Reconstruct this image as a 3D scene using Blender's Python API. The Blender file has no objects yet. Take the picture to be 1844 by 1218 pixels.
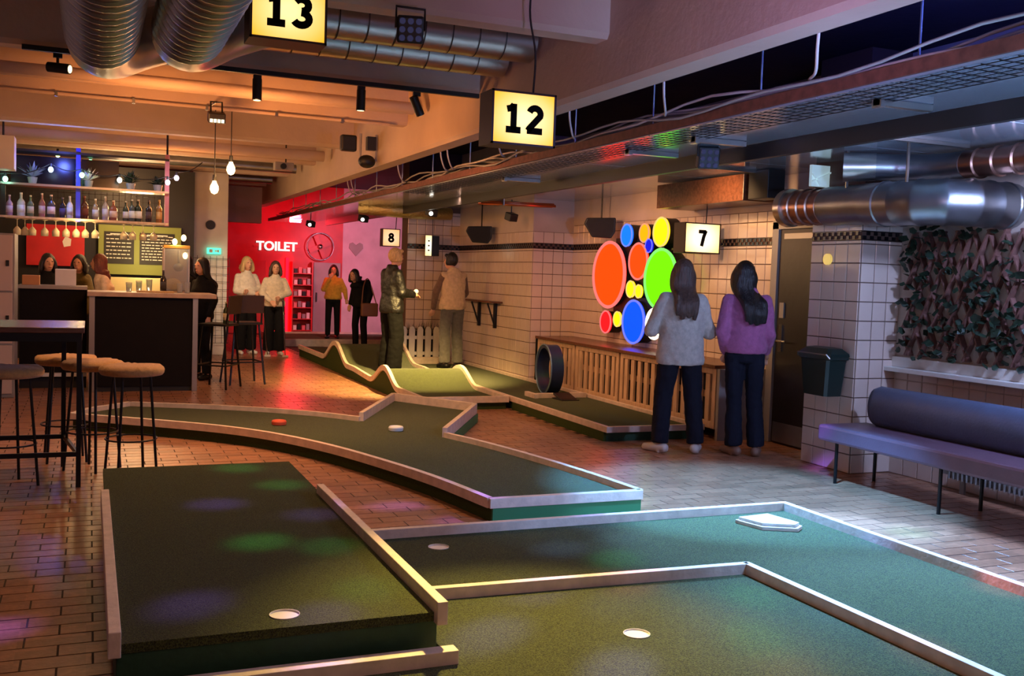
import bpy, bmesh, math, random
from mathutils import Vector, Matrix, Euler
import numpy as np
random.seed(7)
PI = math.pi
SC = bpy.context.scene
COL = SC.collection

# ------------------------------------------------------------------ camera
CAM_H = 1.45
CR = Matrix(((0.92144976, -0.38693215, 0.03484023),
             (0.00850935, -0.0695565, -0.99754172),
             (0.38840433, 0.91948105, -0.06080028)))      # right, down, forward
FPX = 1808.13
cam_data = bpy.data.cameras.new('camera')
cam = bpy.data.objects.new('camera', cam_data)
COL.objects.link(cam)
cam.matrix_world = Matrix(((CR[0][0], -CR[1][0], -CR[2][0], 0),
                           (CR[0][1], -CR[1][1], -CR[2][1], 0),
                           (CR[0][2], -CR[1][2], -CR[2][2], CAM_H), (0, 0, 0, 1)))
cam_data.sensor_fit = 'HORIZONTAL'
cam_data.sensor_width = 36.0
cam_data.lens = FPX / 1844 * 36
cam_data.clip_end = 200
SC.camera = cam

def proj(P):
    v = CR @ (Vector(P) - Vector((0, 0, CAM_H)))
    return (922 + FPX * v.x / v.z, 609 + FPX * v.y / v.z, v.z)

# ------------------------------------------------------------------ world, exposure
SC.view_settings.view_transform = 'Standard'
SC.view_settings.look = 'None'
SC.view_settings.gamma = 1.0
SC.view_settings.use_curve_mapping = False
SC.view_settings.exposure = 0.15
W = bpy.data.worlds.new('dim_interior')
SC.world = W
W.use_nodes = True
W.node_tree.nodes['Background'].inputs[0].default_value = (0.62, 0.50, 0.55, 1)
W.node_tree.nodes['Background'].inputs[1].default_value = 0.055

# ------------------------------------------------------------------ room lamps
def lamp(name, kind, loc, energy, col, target=None, angle=60, blend=0.6, size=0.05):
    d = bpy.data.lights.new(name, kind)
    d.energy = energy
    d.color = col
    if kind == 'SPOT':
        d.spot_size = math.radians(angle); d.spot_blend = blend
    if kind in ('SPOT', 'POINT'):
        d.shadow_soft_size = size
    if kind == 'AREA':
        d.size = size
    o = bpy.data.objects.new(name, d); COL.objects.link(o)
    o.location = loc
    if target is not None:
        o.rotation_euler = (Vector(target) - Vector(loc)).to_track_quat('-Z', 'Y').to_euler()
    return o
WARM = (1.0, 0.52, 0.22)
AMBER = (1.0, 0.36, 0.10)
BLUE = (0.16, 0.30, 1.0)
COOL = (0.20, 0.47, 1.0)
VIOLET = (0.26, 0.14, 1.0)
RED = (1.0, 0.03, 0.05)
GREEN = (0.1, 1.0, 0.25)
# track spots on the left half of the ceiling
lamp('track_light_a', 'SPOT', (1.16, 7.9, 2.72), 170, WARM, (1.2, 9.4, 0), 115, 0.9, 0.05)
lamp('track_light_b', 'SPOT', (2.0, 7.9, 2.72), 190, WARM, (1.6, 7.0, 0), 125, 0.9, 0.05)
lamp('track_light_c', 'SPOT', (2.5, 7.9, 2.70), 160, WARM, (3.6, 10.5, 0.2), 90, 0.9, 0.05)
lamp('track_light_d', 'SPOT', (-0.2, 7.9, 2.72), 60, WARM, (0.0, 7.4, 0), 125, 0.9, 0.05)
lamp('uplight_joists', 'SPOT', (0.5, 8.6, 2.35), 110, AMBER, (0.9, 11.0, 3.1), 130, 1.0, 0.15)
lamp('uplight_beam', 'SPOT', (0.9, 8.9, 2.35), 130, AMBER, (3.0, 9.6, 2.95), 120, 1.0, 0.15)
lamp('uplight_joists_far', 'POINT', (1.0, 13.6, 2.3), 30, AMBER, size=0.15)
lamp('bar_light', 'POINT', (0.6, 14.6, 2.1), 40, (1.0, 0.62, 0.28), size=0.2)
lamp('bar_far_light', 'POINT', (0.4, 15.6, 2.6), 30, (1.0, 0.55, 0.25), size=0.2)
lamp('back_counter_fill', 'POINT', (0.75, 15.7, 1.55), 14, (1.0, 0.72, 0.34), size=0.06)  # fill added to brighten the counter under the menu boards
lamp('glass_rack_fill', 'POINT', (-0.1, 12.85, 1.86), 7, (1.0, 0.66, 0.28), size=0.04)  # fill added to brighten the hanging glasses
# unseen fill lamps added out of view to lift the ambient light
lamp('rear_fill_warm', 'POINT', (0.8, 1.4, 2.2), 30, (1.0, 0.52, 0.28), size=0.12)
lamp('rear_fill_violet', 'POINT', (4.7, 0.9, 2.1), 22, (0.40, 0.40, 1.0), size=0.3)
# the wave lane and tiled wall
lamp('wave_spot', 'SPOT', (3.72, 11.0, 2.36), 1500, (1.0, 0.66, 0.22), (3.68, 12.3, 0), 72, 0.8, 0.06)
lamp('wall_spot', 'SPOT', (4.3, 9.6, 2.38), 75, (1.0, 0.50, 0.24), (5.85, 10.0, 1.0), 125, 0.8, 0.06)
lamp('pier_spot', 'SPOT', (4.1, 11.5, 2.38), 50, (1.0, 0.55, 0.36), (5.4, 13.0, 0.8), 110, 0.8, 0.06)
lamp('door_spot', 'SPOT', (4.9, 7.7, 2.38), 50, (1.0, 0.55, 0.24), (5.85, 8.0, 1.7), 115, 0.8, 0.05)
# red toilet corner
lamp('red_wash_a', 'POINT', (3.9, 20.9, 2.35), 60, RED, size=0.12)
lamp('red_wash_b', 'SPOT', (4.6, 19.0, 2.4), 60, RED, (4.0, 22.4, 1.2), 100, 0.7, 0.1)
lamp('pink_wash', 'SPOT', (5.2, 19.3, 2.3), 200, (1.0, 0.42, 0.60), (5.9, 22.4, 1.2), 90, 0.7, 0.1)
lamp('aisle_white_a', 'SPOT', (4.3, 15.4, 2.2), 130, (1.0, 0.80, 0.55), (4.45, 19.6, 0.9), 30, 0.8, 0.05)
lamp('aisle_white_b', 'SPOT', (2.4, 14.0, 2.6), 170, (1.0, 0.76, 0.5), (2.65, 17.1, 1.0), 40, 0.8, 0.05)
# cold wash on the right
lamp('cold_wash', 'SPOT', (3.9, 5.75, 2.2), 1250, COOL, (3.72, 4.25, 0), 58, 0.5, 0.05)
lamp('cold_wash_near', 'SPOT', (4.0, 3.6, 2.35), 900, COOL, (3.5, 2.9, 0), 72, 0.7, 0.05)
lamp('cold_floor', 'SPOT', (3.6, 5.0, 2.4), 2600, (0.12, 0.44, 1.0), (3.95, 5.4, 0), 64, 0.4, 0.05)
lamp('blue_ceiling', 'POINT', (5.25, 3.7, 2.25), 150, (0.42, 0.55, 1.0), size=0.1)
lamp('cold_front', 'SPOT', (3.7, 1.9, 2.3), 420, COOL, (2.95, 5.3, 0.1), 34, 0.8, 0.05)
lamp('blue_sheet_fill', 'SPOT', (2.9, 1.6, 1.7), 420, (0.30, 0.52, 1.0), (3.8, 4.4, 2.4), 50, 1.0, 0.1)  # unseen fill added to turn the ceiling sheets blue
lamp('blue_void', 'POINT', (4.4, 4.2, 2.95), 30, (0.10, 0.14, 1.0), size=0.1)
lamp('blue_void_near', 'POINT', (4.2, 2.2, 2.95), 45, (0.08, 0.14, 1.0), size=0.1)
lamp('violet_beam', 'SPOT', (2.0, 2.6, 1.9), 90, (0.55, 0.36, 1.0), (3.0, 4.4, 3.0), 80, 1.0, 0.1)
lamp('warm_front', 'SPOT', (2.2, 5.2, 2.6), 1100, (1.0, 0.68, 0.20), (1.55, 3.2, 0), 46, 1.0, 0.08)
# moving-head dots scattered over the lanes by the small LED effect lamps
DOTS = [((0.62, 5.35, 0.2), VIOLET, 1.0), ((1.05, 5.0, 0.2), VIOLET, .8), ((0.72, 4.55, 0.2), GREEN, .8), ((0.35, 3.75, 0.2), VIOLET, 1.2),
        ((1.0, 4.4, .2), GREEN, .5), ((1.02, 5.75, .2), GREEN, .5), ((1.0, 3.75, .2), GREEN, .4), ((0.85, 6.3, .2), GREEN, .5),
        ((1.78, 5.95, 0.0), VIOLET, 1.6), ((2.05, 5.5, 0), VIOLET, 1.5), ((2.25, 4.6, .05), BLUE, 1.0), ((2.45, 4.35, .05), GREEN, .8),
        ((2.7, 4.75, .05), BLUE, 1.0), ((1.75, 3.05, .05), (0.35, 0.32, 1.0), 3.0), ((1.45, 3.55, .05), (0.35, 0.3, 1.0), 2.0), ((2.75, 3.65, .05), GREEN, .8),
        ((2.1, 3.75, .05), BLUE, .8), ((2.45, 3.2, .05), GREEN, .7), ((2.35, 2.85, .05), (1.0, .35, .15), .7), ((2.35, 4.02, .1), (1.0, .2, .25), 1.5),
        ((1.9, 4.03, .1), VIOLET, 1.5), ((3.0, 3.4, .1), BLUE, 1.5), ((3.02, 2.95, .1), (1, .25, .3), 1.3), ((2.7, 5.05, .1), BLUE, 1.6),
        ((-0.35, 4.3, 0), VIOLET, 1.6), ((4.0, 4.2, .1), BLUE, 1.3), ((4.0, 3.4, .1), (1, .2, .2), 1.4), ((5.35, 6.3, 0.05), VIOLET, 1.6),
        ((4.55, 4.55, 0), GREEN, 1.0), ((0.75, 3.4, .08), VIOLET, 1.2)]
for i, (t, c, e) in enumerate(DOTS):
    src = (1.6, 5.35, 2.68) if t[0] < 1.4 else (3.8, 5.7, 2.2) if t[0] < 3.6 else (3.2, 4.0, 2.5)
    dist = (Vector(t) - Vector(src)).length
    lamp('effect_dot', 'SPOT', src, 380 * e * dist * dist / 9, c, t, math.degrees(2 * math.atan(0.18 / dist)), 1.0, 0.05)

# ------------------------------------------------------------------ helpers
def srgb(r, g, b):
    f = lambda c: ((c / 255 + 0.055) / 1.055) ** 2.4 if c > 10.3 else c / 255 / 12.92
    return (f(r), f(g), f(b))
MATS = {}
def mat(name, col, rough=0.6, metal=0.0, var=0.0, vscale=8.0, bump=0.0, bscale=40.0, emit=None, estr=0.0, alpha=None,
        trans=0.0, col2=None, stretch=None, detail=3.0, sheen=0.0, coat=0.0, spec=None):
    if name in MATS: return MATS[name]
    m = bpy.data.materials.new(name); m.use_nodes = True
    nt = m.node_tree; b = nt.nodes['Principled BSDF']
    I = b.inputs
    I['Base Color'].default_value = (*col, 1); I['Roughness'].default_value = rough; I['Metallic'].default_value = metal
    if spec is not None: I['Specular IOR Level'].default_value = spec
    if sheen: I['Sheen Weight'].default_value = sheen
    if coat: I['Coat Weight'].default_value = coat
    if trans: I['Transmission Weight'].default_value = trans
    if alpha is not None: I['Alpha'].default_value = alpha
    if emit:
        I['Emission Color'].default_value = (*emit, 1); I['Emission Strength'].default_value = estr
    co = None
    if var or bump or col2:
        g = nt.nodes.new('ShaderNodeNewGeometry'); co = g.outputs['Position']
        if stretch:
            mp = nt.nodes.new('ShaderNodeMapping'); mp.inputs['Scale'].default_value = stretch
            nt.links.new(co, mp.inputs[0]); co = mp.outputs[0]
    if var or col2:
        n = nt.nodes.new('ShaderNodeTexNoise'); n.inputs['Scale'].default_value = vscale; n.inputs['Detail'].default_value = detail
        nt.links.new(co, n.inputs['Vector'])
        r = nt.nodes.new('ShaderNodeValToRGB')
        r.color_ramp.elements[0].position = 0.32; r.color_ramp.elements[1].position = 0.68
        c2 = col2 if col2 else tuple(min(1, c * (1 + var)) for c in col)
        c1 = col if col2 else tuple(c * (1 - var) for c in col)
        r.color_ramp.elements[0].color = (*c1, 1); r.color_ramp.elements[1].color = (*c2, 1)
        nt.links.new(n.outputs['Fac'], r.inputs[0]); nt.links.new(r.outputs[0], I['Base Color'])
    if bump:
        n2 = nt.nodes.new('ShaderNodeTexNoise'); n2.inputs['Scale'].default_value = bscale; n2.inputs['Detail'].default_value = 4
        nt.links.new(co, n2.inputs['Vector'])
        bp = nt.nodes.new('ShaderNodeBump'); bp.inputs['Strength'].default_value = bump; bp.inputs['Distance'].default_value = 0.02
        nt.links.new(n2.outputs['Fac'], bp.inputs['Height']); nt.links.new(bp.outputs[0], I['Normal'])
    MATS[name] = m
    return m

def cell_tint(m, cell, amount):
    """vary a tiled material's own colour from tile to tile"""
    nt = m.node_tree; b = nt.nodes['Principled BSDF']
    g = nt.nodes.new('ShaderNodeNewGeometry')
    d = nt.nodes.new('ShaderNodeVectorMath'); d.operation = 'DIVIDE'; d.inputs[1].default_value = cell
    fl = nt.nodes.new('ShaderNodeVectorMath'); fl.operation = 'FLOOR'
    wn = nt.nodes.new('ShaderNodeTexWhiteNoise')
    nt.links.new(g.outputs['Position'], d.inputs[0]); nt.links.new(d.outputs[0], fl.inputs[0]); nt.links.new(fl.outputs[0], wn.inputs['Vector'])
    hs = nt.nodes.new('ShaderNodeHueSaturation')
    mr = nt.nodes.new('ShaderNodeMapRange'); mr.inputs['To Min'].default_value = 1 - amount; mr.inputs['To Max'].default_value = 1 + amount
    nt.links.new(wn.outputs['Value'], mr.inputs['Value']); nt.links.new(mr.outputs[0], hs.inputs['Value'])
    src = b.inputs['Base Color']
    if src.is_linked:
        nt.links.new(src.links[0].from_socket, hs.inputs['Color'])
    else:
        hs.inputs['Color'].default_value = src.default_value
    nt.links.new(hs.outputs[0], src)

class MB:
    def __init__(s): s.v = []; s.f = []; s.m = []
    def add(s, vs, fs, mi=0):
        o = len(s.v); s.v += [tuple(v) for v in vs]; s.f += [tuple(i + o for i in f) for f in fs]; s.m += [mi] * len(fs); return s
    def box(s, x0, x1, y0, y1, z0, z1, mi=0):
        return s.add([(x0, y0, z0), (x1, y0, z0), (x1, y1, z0), (x0, y1, z0), (x0, y0, z1), (x1, y0, z1), (x1, y1, z1), (x0, y1, z1)],
                     [(0, 3, 2, 1), (4, 5, 6, 7), (0, 1, 5, 4), (1, 2, 6, 5), (2, 3, 7, 6), (3, 0, 4, 7)], mi)
    def obox(s, c, size, rot=None, mi=0):
        R = rot.to_matrix() if isinstance(rot, Euler) else (rot or Matrix.Identity(3))
        a, b, d = [q / 2 for q in size]; c = Vector(c)
        vs = [c + R @ Vector(p) for p in ((-a, -b, -d), (a, -b, -d), (a, b, -d), (-a, b, -d), (-a, -b, d), (a, -b, d), (a, b, d), (-a, b, d))]
        return s.add(vs, [(0, 3, 2, 1), (4, 5, 6, 7), (0, 1, 5, 4), (1, 2, 6, 5), (2, 3, 7, 6), (3, 0, 4, 7)], mi)
    def bar(s, p0, p1, w, h=None, mi=0, up=(0, 0, 1)):
        p0 = Vector(p0); p1 = Vector(p1); d = (p1 - p0).normalized(); u = Vector(up)
        if abs(d.dot(u)) > .98: u = Vector((0, 1, 0))
        x = d.cross(u).normalized(); u = x.cross(d); h = h or w
        vs = []
        for p in (p0, p1):
            for a, b in ((-1, -1), (1, -1), (1, 1), (-1, 1)): vs.append(p + x * a * w / 2 + u * b * h / 2)
        return s.add(vs, [(0, 3, 2, 1), (4, 5, 6, 7), (0, 1, 5, 4), (1, 2, 6, 5), (2, 3, 7, 6), (3, 0, 4, 7)], mi)
    def tube(s, pts, r, n=8, mi=0, caps=True, closed=False):
        pts = [Vector(p) for p in pts]; k = len(pts)
        rs = r if isinstance(r, (list, tuple)) else [r] * k
        prev = None; vs = []
        for i, p in enumerate(pts):
            a = pts[(i - 1) % k] if (closed or i) else p; b = pts[(i + 1) % k] if (closed or i < k - 1) else p
            d = (b - a)
            d = d.normalized() if d.length > 1e-9 else Vector((0, 0, 1))
            if prev is None:
                u = d.orthogonal().normalized()
            else:
                u = prev - d * prev.dot(d)
                u = u.normalized() if u.length > 1e-6 else d.orthogonal().normalized()
            prev = u; w = d.cross(u)
            for j in range(n):
                t = 2 * PI * j / n; vs.append(p + (u * math.cos(t) + w * math.sin(t)) * rs[i])
        fs = []
        for i in range(k if closed else k - 1):
            for j in range(n):
                a = i * n + j; b = i * n + (j + 1) % n; c = ((i + 1) % k) * n + (j + 1) % n; d = ((i + 1) % k) * n + j
                fs.append((a, b, c, d))
        if caps and not closed:
            fs.append(tuple(range(n - 1, -1, -1))); fs.append(tuple(range((k - 1) * n, k * n)))
        return s.add(vs, fs, mi)
    def cyl(s, p0, p1, r0, r1=None, n=12, mi=0):
        return s.tube([p0, p1], [r0, r0 if r1 is None else r1], n, mi)
    def prism(s, poly, z0, z1, mi=0):
        n = len(poly)
        vs = [(x, y, z0) for x, y in poly] + [(x, y, z1) for x, y in poly]
        fs = [tuple(range(n - 1, -1, -1)), tuple(range(n, 2 * n))] + [(i, (i + 1) % n, n + (i + 1) % n, n + i) for i in range(n)]
        return s.add(vs, fs, mi)
    def lathe(s, prof, n=24, c=(0, 0, 0), mi=0):
        vs = []; k = len(prof)
        for r, z in prof:
            for j in range(n):
                t = 2 * PI * j / n; vs.append((c[0] + r * math.cos(t), c[1] + r * math.sin(t), c[2] + z))
        fs = [(i * n + j, i * n + (j + 1) % n, (i + 1) * n + (j + 1) % n, (i + 1) * n + j) for i in range(k - 1) for j in range(n)]
        if prof[0][0] > 1e-4: fs.append(tuple(range(n - 1, -1, -1)))
        if prof[-1][0] > 1e-4: fs.append(tuple(range((k - 1) * n, k * n)))
        return s.add(vs, fs, mi)
    def ell(s, c, r, R=None, n=12, k=8, mi=0):
        c = Vector(c); r = r if isinstance(r, (tuple, list)) else (r, r, r); vs = []; R = R or Matrix.Identity(3)
        for i in range(k + 1):
            a = -PI / 2 + PI * i / k
            for j in range(n):
                t = 2 * PI * j / n
                vs.append(c + R @ Vector((r[0] * math.cos(a) * math.cos(t), r[1] * math.cos(a) * math.sin(t), r[2] * math.sin(a))))
        fs = [(i * n + j, i * n + (j + 1) % n, (i + 1) * n + (j + 1) % n, (i + 1) * n + j) for i in range(k) for j in range(n)]
        return s.add(vs, fs, mi)
    def ribbon(s, path, w, z0, z1, closed=False, side=0.0, mi=0):
        """an upright kerb of width w along a plan path; side shifts it left(+)/right(-); z may be lists"""
        P = [Vector((p[0], p[1])) for p in path]; k = len(P); L = []; Rr = []
        for i in range(k):
            a = P[(i - 1) % k] if (closed or i) else None; b = P[(i + 1) % k] if (closed or i < k - 1) else None
            n1 = n2 = None
            if a is not None: d = (P[i] - a).normalized(); n1 = Vector((-d.y, d.x))
            if b is not None: d = (b - P[i]).normalized(); n2 = Vector((-d.y, d.x))
            if n1 is None: n = n2
            elif n2 is None: n = n1
            else:
                n = (n1 + n2)
                n = n.normalized() if n.length > 1e-6 else n1
                n = n / max(.35, n.dot(n1))
            L.append(P[i] + n * (side + w / 2)); Rr.append(P[i] + n * (side - w / 2))
        zz0 = z0 if isinstance(z0, list) else [z0] * k; zz1 = z1 if isinstance(z1, list) else [z1] * k
        vs = []
        for i in range(k):
            vs += [(*L[i], zz0[i]), (*Rr[i], zz0[i]), (*Rr[i], zz1[i]), (*L[i], zz1[i])]
        fs = []
        for i in range(k if closed else k - 1):
            a = i * 4; b = ((i + 1) % k) * 4
            for q in range(4): fs.append((a + q, a + (q + 1) % 4, b + (q + 1) % 4, b + q))
        if not closed: fs += [(0, 3, 2, 1), (4 * k - 4, 4 * k - 3, 4 * k - 2, 4 * k - 1)]
        return s.add(vs, fs, mi)
    def mesh(s, name, mats, smooth=False):
        me = bpy.data.meshes.new(name); me.from_pydata(s.v, [], s.f)
        bm = bmesh.new(); bm.from_mesh(me); bmesh.ops.recalc_face_normals(bm, faces=bm.faces); bm.to_mesh(me); bm.free()
        for m in (mats if isinstance(mats, (list, tuple)) else [mats]): me.materials.append(m)
        if any(s.m) and len(me.polygons) == len(s.m): me.polygons.foreach_set('material_index', s.m)
        if smooth: me.polygons.foreach_set('use_smooth', [True] * len(me.polygons))
        return me
    def build(s, name, mats, parent=None, smooth=False, bevel=0.0, label=None):
        o = bpy.data.objects.new(name, s.mesh(name, mats, smooth)); COL.objects.link(o)
        if parent: o.parent = parent; 
        if parent and parent.type == 'EMPTY' and False: pass
        if bevel:
            b = o.modifiers.new('bevel', 'BEVEL'); b.width = bevel; b.segments = 2; b.limit_method = 'ANGLE'
        if smooth == 'auto':
            me = o.data; me.set_sharp_from_angle(angle=math.radians(35))
        if label: o['label'] = label
        return o
def world_parent(o, parent):
    """parent while keeping world-space vertices where they are"""
    o.parent = parent; o.matrix_parent_inverse = parent.matrix_world.inverted()
def thing(name, label, cat, loc=(0, 0, 0), rz=0.0, group=None):
    o = bpy.data.objects.new(name, None); COL.objects.link(o); o.empty_display_size = .1
    o.location = loc; o.rotation_euler = (0, 0, rz); o['label'] = label; o['category'] = cat
    if group: o['group'] = group
    return o
def tag(o, label, cat, group=None):
    o['label'] = label; o['category'] = cat
    if group: o['group'] = group
    return o
def struct(o, label):
    o['kind'] = 'structure'; o['label'] = label; return o
def link(name, me, parent=None, loc=(0, 0, 0), rot=(0, 0, 0), scale=(1, 1, 1)):
    o = bpy.data.objects.new(name, me); COL.objects.link(o); o.parent = parent; o.location = loc; o.rotation_euler = rot; o.scale = scale
    return o
def copy_tree(o, loc=None, rz=None, label=None, parent=None):
    c = o.copy(); COL.objects.link(c); c.parent = parent
    if loc is not None: c.location = loc
    if rz is not None: c.rotation_euler = (0, 0, rz)
    if label: c['label'] = label
    for ch in list(o.children): copy_tree(ch, parent=c)
    return c
def blob(mb, name, m, parent, voxel=0.012, smooth=4, label=None):
    """fuse overlapping solids into one continuous smooth surface"""
    tmp = bpy.data.objects.new('tmp', mb.mesh('tmp', [])); COL.objects.link(tmp)
    r = tmp.modifiers.new('r', 'REMESH'); r.mode = 'VOXEL'; r.voxel_size = voxel
    if smooth:
        sm = tmp.modifiers.new('s', 'SMOOTH'); sm.iterations = smooth; sm.factor = 0.5
    dg = bpy.context.evaluated_depsgraph_get()
    me = bpy.data.meshes.new_from_object(tmp.evaluated_get(dg))
    bpy.data.objects.remove(tmp)
    me.materials.clear(); me.materials.append(m)
    me.polygons.foreach_set('use_smooth', [True] * len(me.polygons)); me.name = name
    o = bpy.data.objects.new(name, me); COL.objects.link(o); o.parent = parent
    if label: o['label'] = label
    return o
def spline(pts, n=8):
    """Catmull-Rom through points"""
    P = [Vector(p) for p in pts]; out = []
    for i in range(len(P) - 1):
        a = P[i - 1] if i else P[i] * 2 - P[1]; b = P[i]; c = P[i + 1]; d = P[i + 2] if i + 2 < len(P) else c * 2 - b
        for k in range(n):
            t = k / n
            out.append(0.5 * ((2 * b) + (c - a) * t + (2 * a - 5 * b + 4 * c - d) * t * t + (3 * b - a - 3 * c + d) * t ** 3))
    out.append(P[-1]); return out
def text_mesh(txt, size, bold=0.0, ext=0.004):
    cu = bpy.data.curves.new('txt', 'FONT'); cu.body = txt; cu.size = size; cu.offset = bold; cu.extrude = ext; cu.align_x = 'CENTER'; cu.align_y = 'CENTER'
    o = bpy.data.objects.new('txt', cu); COL.objects.link(o)
    me = bpy.data.meshes.new_from_object(o.evaluated_get(bpy.context.evaluated_depsgraph_get()))
    bpy.data.objects.remove(o); return me
# ------------------------------------------------------------------ materials
M = dict(
 grout=mat('dark_grout', srgb(70, 56, 48), .85, bump=.2, bscale=90),
 tile=mat('clay_floor_tile', srgb(158, 110, 84), .28, var=.18, vscale=30, bump=.07, bscale=60, spec=.5),
 wtile=mat('glazed_wall_tile', srgb(214, 192, 178), .16, var=.05, vscale=3, bump=.03, bscale=14),
 wgrout=mat('wall_grout', srgb(96, 72, 62), .9),
 band=mat('black_band_tile', srgb(22, 20, 24), .2),
 plaster=mat('painted_plaster', srgb(190, 172, 160), .8, var=.10, vscale=2.2, bump=.15, bscale=30),
 concrete=mat('painted_concrete', srgb(190, 168, 150), .75, var=.10, vscale=1.6, bump=.2, bscale=18),
 dark_ceiling=mat('dark_ceiling_paint', srgb(34, 32, 42), .8, var=.2, vscale=3, bump=.3, bscale=12),
 turf=mat('green_turf', srgb(30, 38, 14), 1.0, col2=srgb(94, 103, 50), vscale=170, detail=2, bump=.9, bscale=260, spec=.1, sheen=.15),
 turf_side=mat('green_felt_side', srgb(60, 72, 34), .95, var=.15, vscale=120, bump=.3, bscale=260, spec=.15),
 dark_side=mat('dark_green_paint', srgb(30, 66, 44), .6, var=.12, vscale=30, bump=.05, bscale=60),
 kerb=mat('pale_painted_wood', srgb(212, 190, 176), .5, var=.12, vscale=14, stretch=(1, 1, 1), bump=.10, bscale=50),
 kerb_end=mat('bare_wood_end', srgb(190, 150, 110), .6, var=.2, vscale=20),
 wood=mat('pine_slat', srgb(204, 170, 138), .55, var=.14, vscale=10, stretch=(3, 3, .6), bump=.08, bscale=40),
 darkwood=mat('dark_stained_wood', srgb(104, 62, 42), .26, var=.25, vscale=6, stretch=(1, 6, 6), bump=.1, bscale=30),
 black=mat('black_metal', srgb(20, 19, 21), .4, metal=.3),
 blackplastic=mat('black_plastic', srgb(18, 18, 20), .5),
 steel=mat('galvanised_steel', srgb(196, 192, 186), .28, metal=1, var=.08, vscale=5, bump=.03, bscale=8),
 steel_dull=mat('dull_galvanised_sheet', srgb(150, 152, 156), .36, metal=1, var=.16, vscale=4, bump=.05, bscale=6),
 sheet=mat('glossy_ceiling_sheet', srgb(176, 186, 200), .13, metal=.5, var=.08, vscale=2, bump=.03, bscale=3),
 steel_plain=mat('plain_duct_steel', srgb(176, 170, 160), .3, metal=1),
 seam=mat('duct_seam', srgb(70, 62, 56), .5, metal=.8),
 rust=mat('rust_red_tray', srgb(112, 62, 50), .6, metal=.3, var=.25, vscale=20),
 chrome=mat('chrome', srgb(215, 215, 215), .15, metal=1),
 white=mat('white_paint', srgb(225, 220, 212), .5, var=.05, vscale=5),
 grey=mat('grey_paint', srgb(150, 145, 142), .5, var=.06, vscale=5),
 lens=mat('lamp_lens', srgb(40, 40, 60), .08, emit=(.4, .4, 1.0), estr=.05),
 bar_black=mat('bar_front_laminate', srgb(17, 13, 13), .6, var=.15, vscale=10, spec=.15),
 counter=mat('pale_counter_wood', srgb(188, 162, 140), .35, var=.12, vscale=10),
 alu=mat('brushed_aluminium', srgb(170, 165, 160), .35, metal=.9),
 mustard=mat('mustard_tufted_fabric', srgb(188, 140, 78), .9, var=.12, vscale=60, bump=.3, bscale=200, sheen=.3),
 blackfab=mat('black_fabric', srgb(18, 18, 20), .9, var=.2, vscale=20),
 leaf=mat('ivy_leaf', srgb(20, 34, 26), .6, col2=srgb(34, 56, 36), vscale=20),
 trellis=mat('brown_trellis_wood', srgb(112, 74, 66), .7, var=.25, vscale=20),
 bench_seat=mat('mauve_leatherette', srgb(104, 78, 92), .42, var=.06, vscale=8, bump=.08, bscale=60),
 bench_back=mat('slate_leatherette', srgb(82, 92, 118), .45, var=.06, vscale=8, bump=.08, bscale=60),
 bin=mat('dark_green_bin_plastic', srgb(22, 40, 38), .28),
 door=mat('dark_door_paint', srgb(24, 18, 22), .3, var=.35, vscale=3, bump=.08, bscale=12),
 cable=mat('pale_cable', srgb(190, 180, 176), .6), dcable=mat('dark_cable', srgb(20, 18, 18), .6),
 skin=mat('skin', srgb(214, 158, 128), .55, var=.05, vscale=30),
 glass=mat('clear_glass', (.9, .92, .9), .05, trans=.85, spec=.6),
 red_paint=mat('red_paint', srgb(190, 30, 36), .45, var=.12, vscale=4),
 pink_wall=mat('pale_wall_paint', srgb(205, 190, 196), .7, var=.1, vscale=3),
 eye=mat('dark_eye', srgb(30, 20, 18), .3), lip=mat('lip', srgb(170, 90, 84), .5),
)
cell_tint(M['tile'], (0.2405, 0.1155, 10), .22)
def glow(name, col, s): return mat(name, tuple(c * .05 for c in col), .6, emit=col, estr=s, spec=.1)

# ------------------------------------------------------------------ floor with clay pavers
LANES = []          # plan polygons that hide the floor: (x0,x1,y0,y1)
TL, TW = 0.2405, 0.1155
fl = struct(MB().box(-1.9, 6.3, -1.0, 23.2, -.12, -.0016).build('floor', M['grout']), 'brown clay paver floor with dark joints')
def tile_shape(mb, cx, cy, l, w, h=.0, mi=0):
    a, b = l / 2 - .004, w / 2 - .004; c = .0004
    vs = [(cx - a, cy - b, -.012), (cx + a, cy - b, -.012), (cx + a, cy + b, -.012), (cx - a, cy + b, -.012),
          (cx - a, cy - b, h - c), (cx + a, cy - b, h - c), (cx + a, cy + b, h - c), (cx - a, cy + b, h - c),
          (cx - a + c, cy - b + c, h), (cx + a - c, cy - b + c, h), (cx + a - c, cy + b - c, h), (cx - a + c, cy + b - c, h)]
    fs = [(8, 9, 10, 11)]
    for i in range(4): j = (i + 1) % 4; fs += [(4 + i, 4 + j, 8 + j, 8 + i), (i, j, 4 + j, 4 + i)]
    mb.add(vs, fs, mi)
def covered(x, y):
    if .24 < x < 1.2 and y < 6.4: return True
    if 1.2 <= x < 3.98 and y < 5.0: return True
    if 4.35 < x < 5.3 and 7.95 < y < 14: return True
    if 3.3 < x < 4.2 and 10.2 < y: return True
    return False
cells = []
y = 0.9
row = 0
while y < 22.9:
    x = -1.78 + (TL / 2 if row % 2 else 0)
    while x < 5.95:
        if not covered(x, y):
            px, py, d = proj((x, y, 0))
            if -60 < px < 1900 and py < 1290:
                cells.append((x, y, TL * TW * FPX ** 2 * CAM_H / d ** 3, -10 < px < 1850 and py < 1225))
        x += TL
    y += TW; row += 1
vis = sorted([c for c in cells if c[3] and not (c[0] > 1.25 and c[1] < 5.02 and c[0] < 4.0)], key=lambda c: -c[2])
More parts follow.
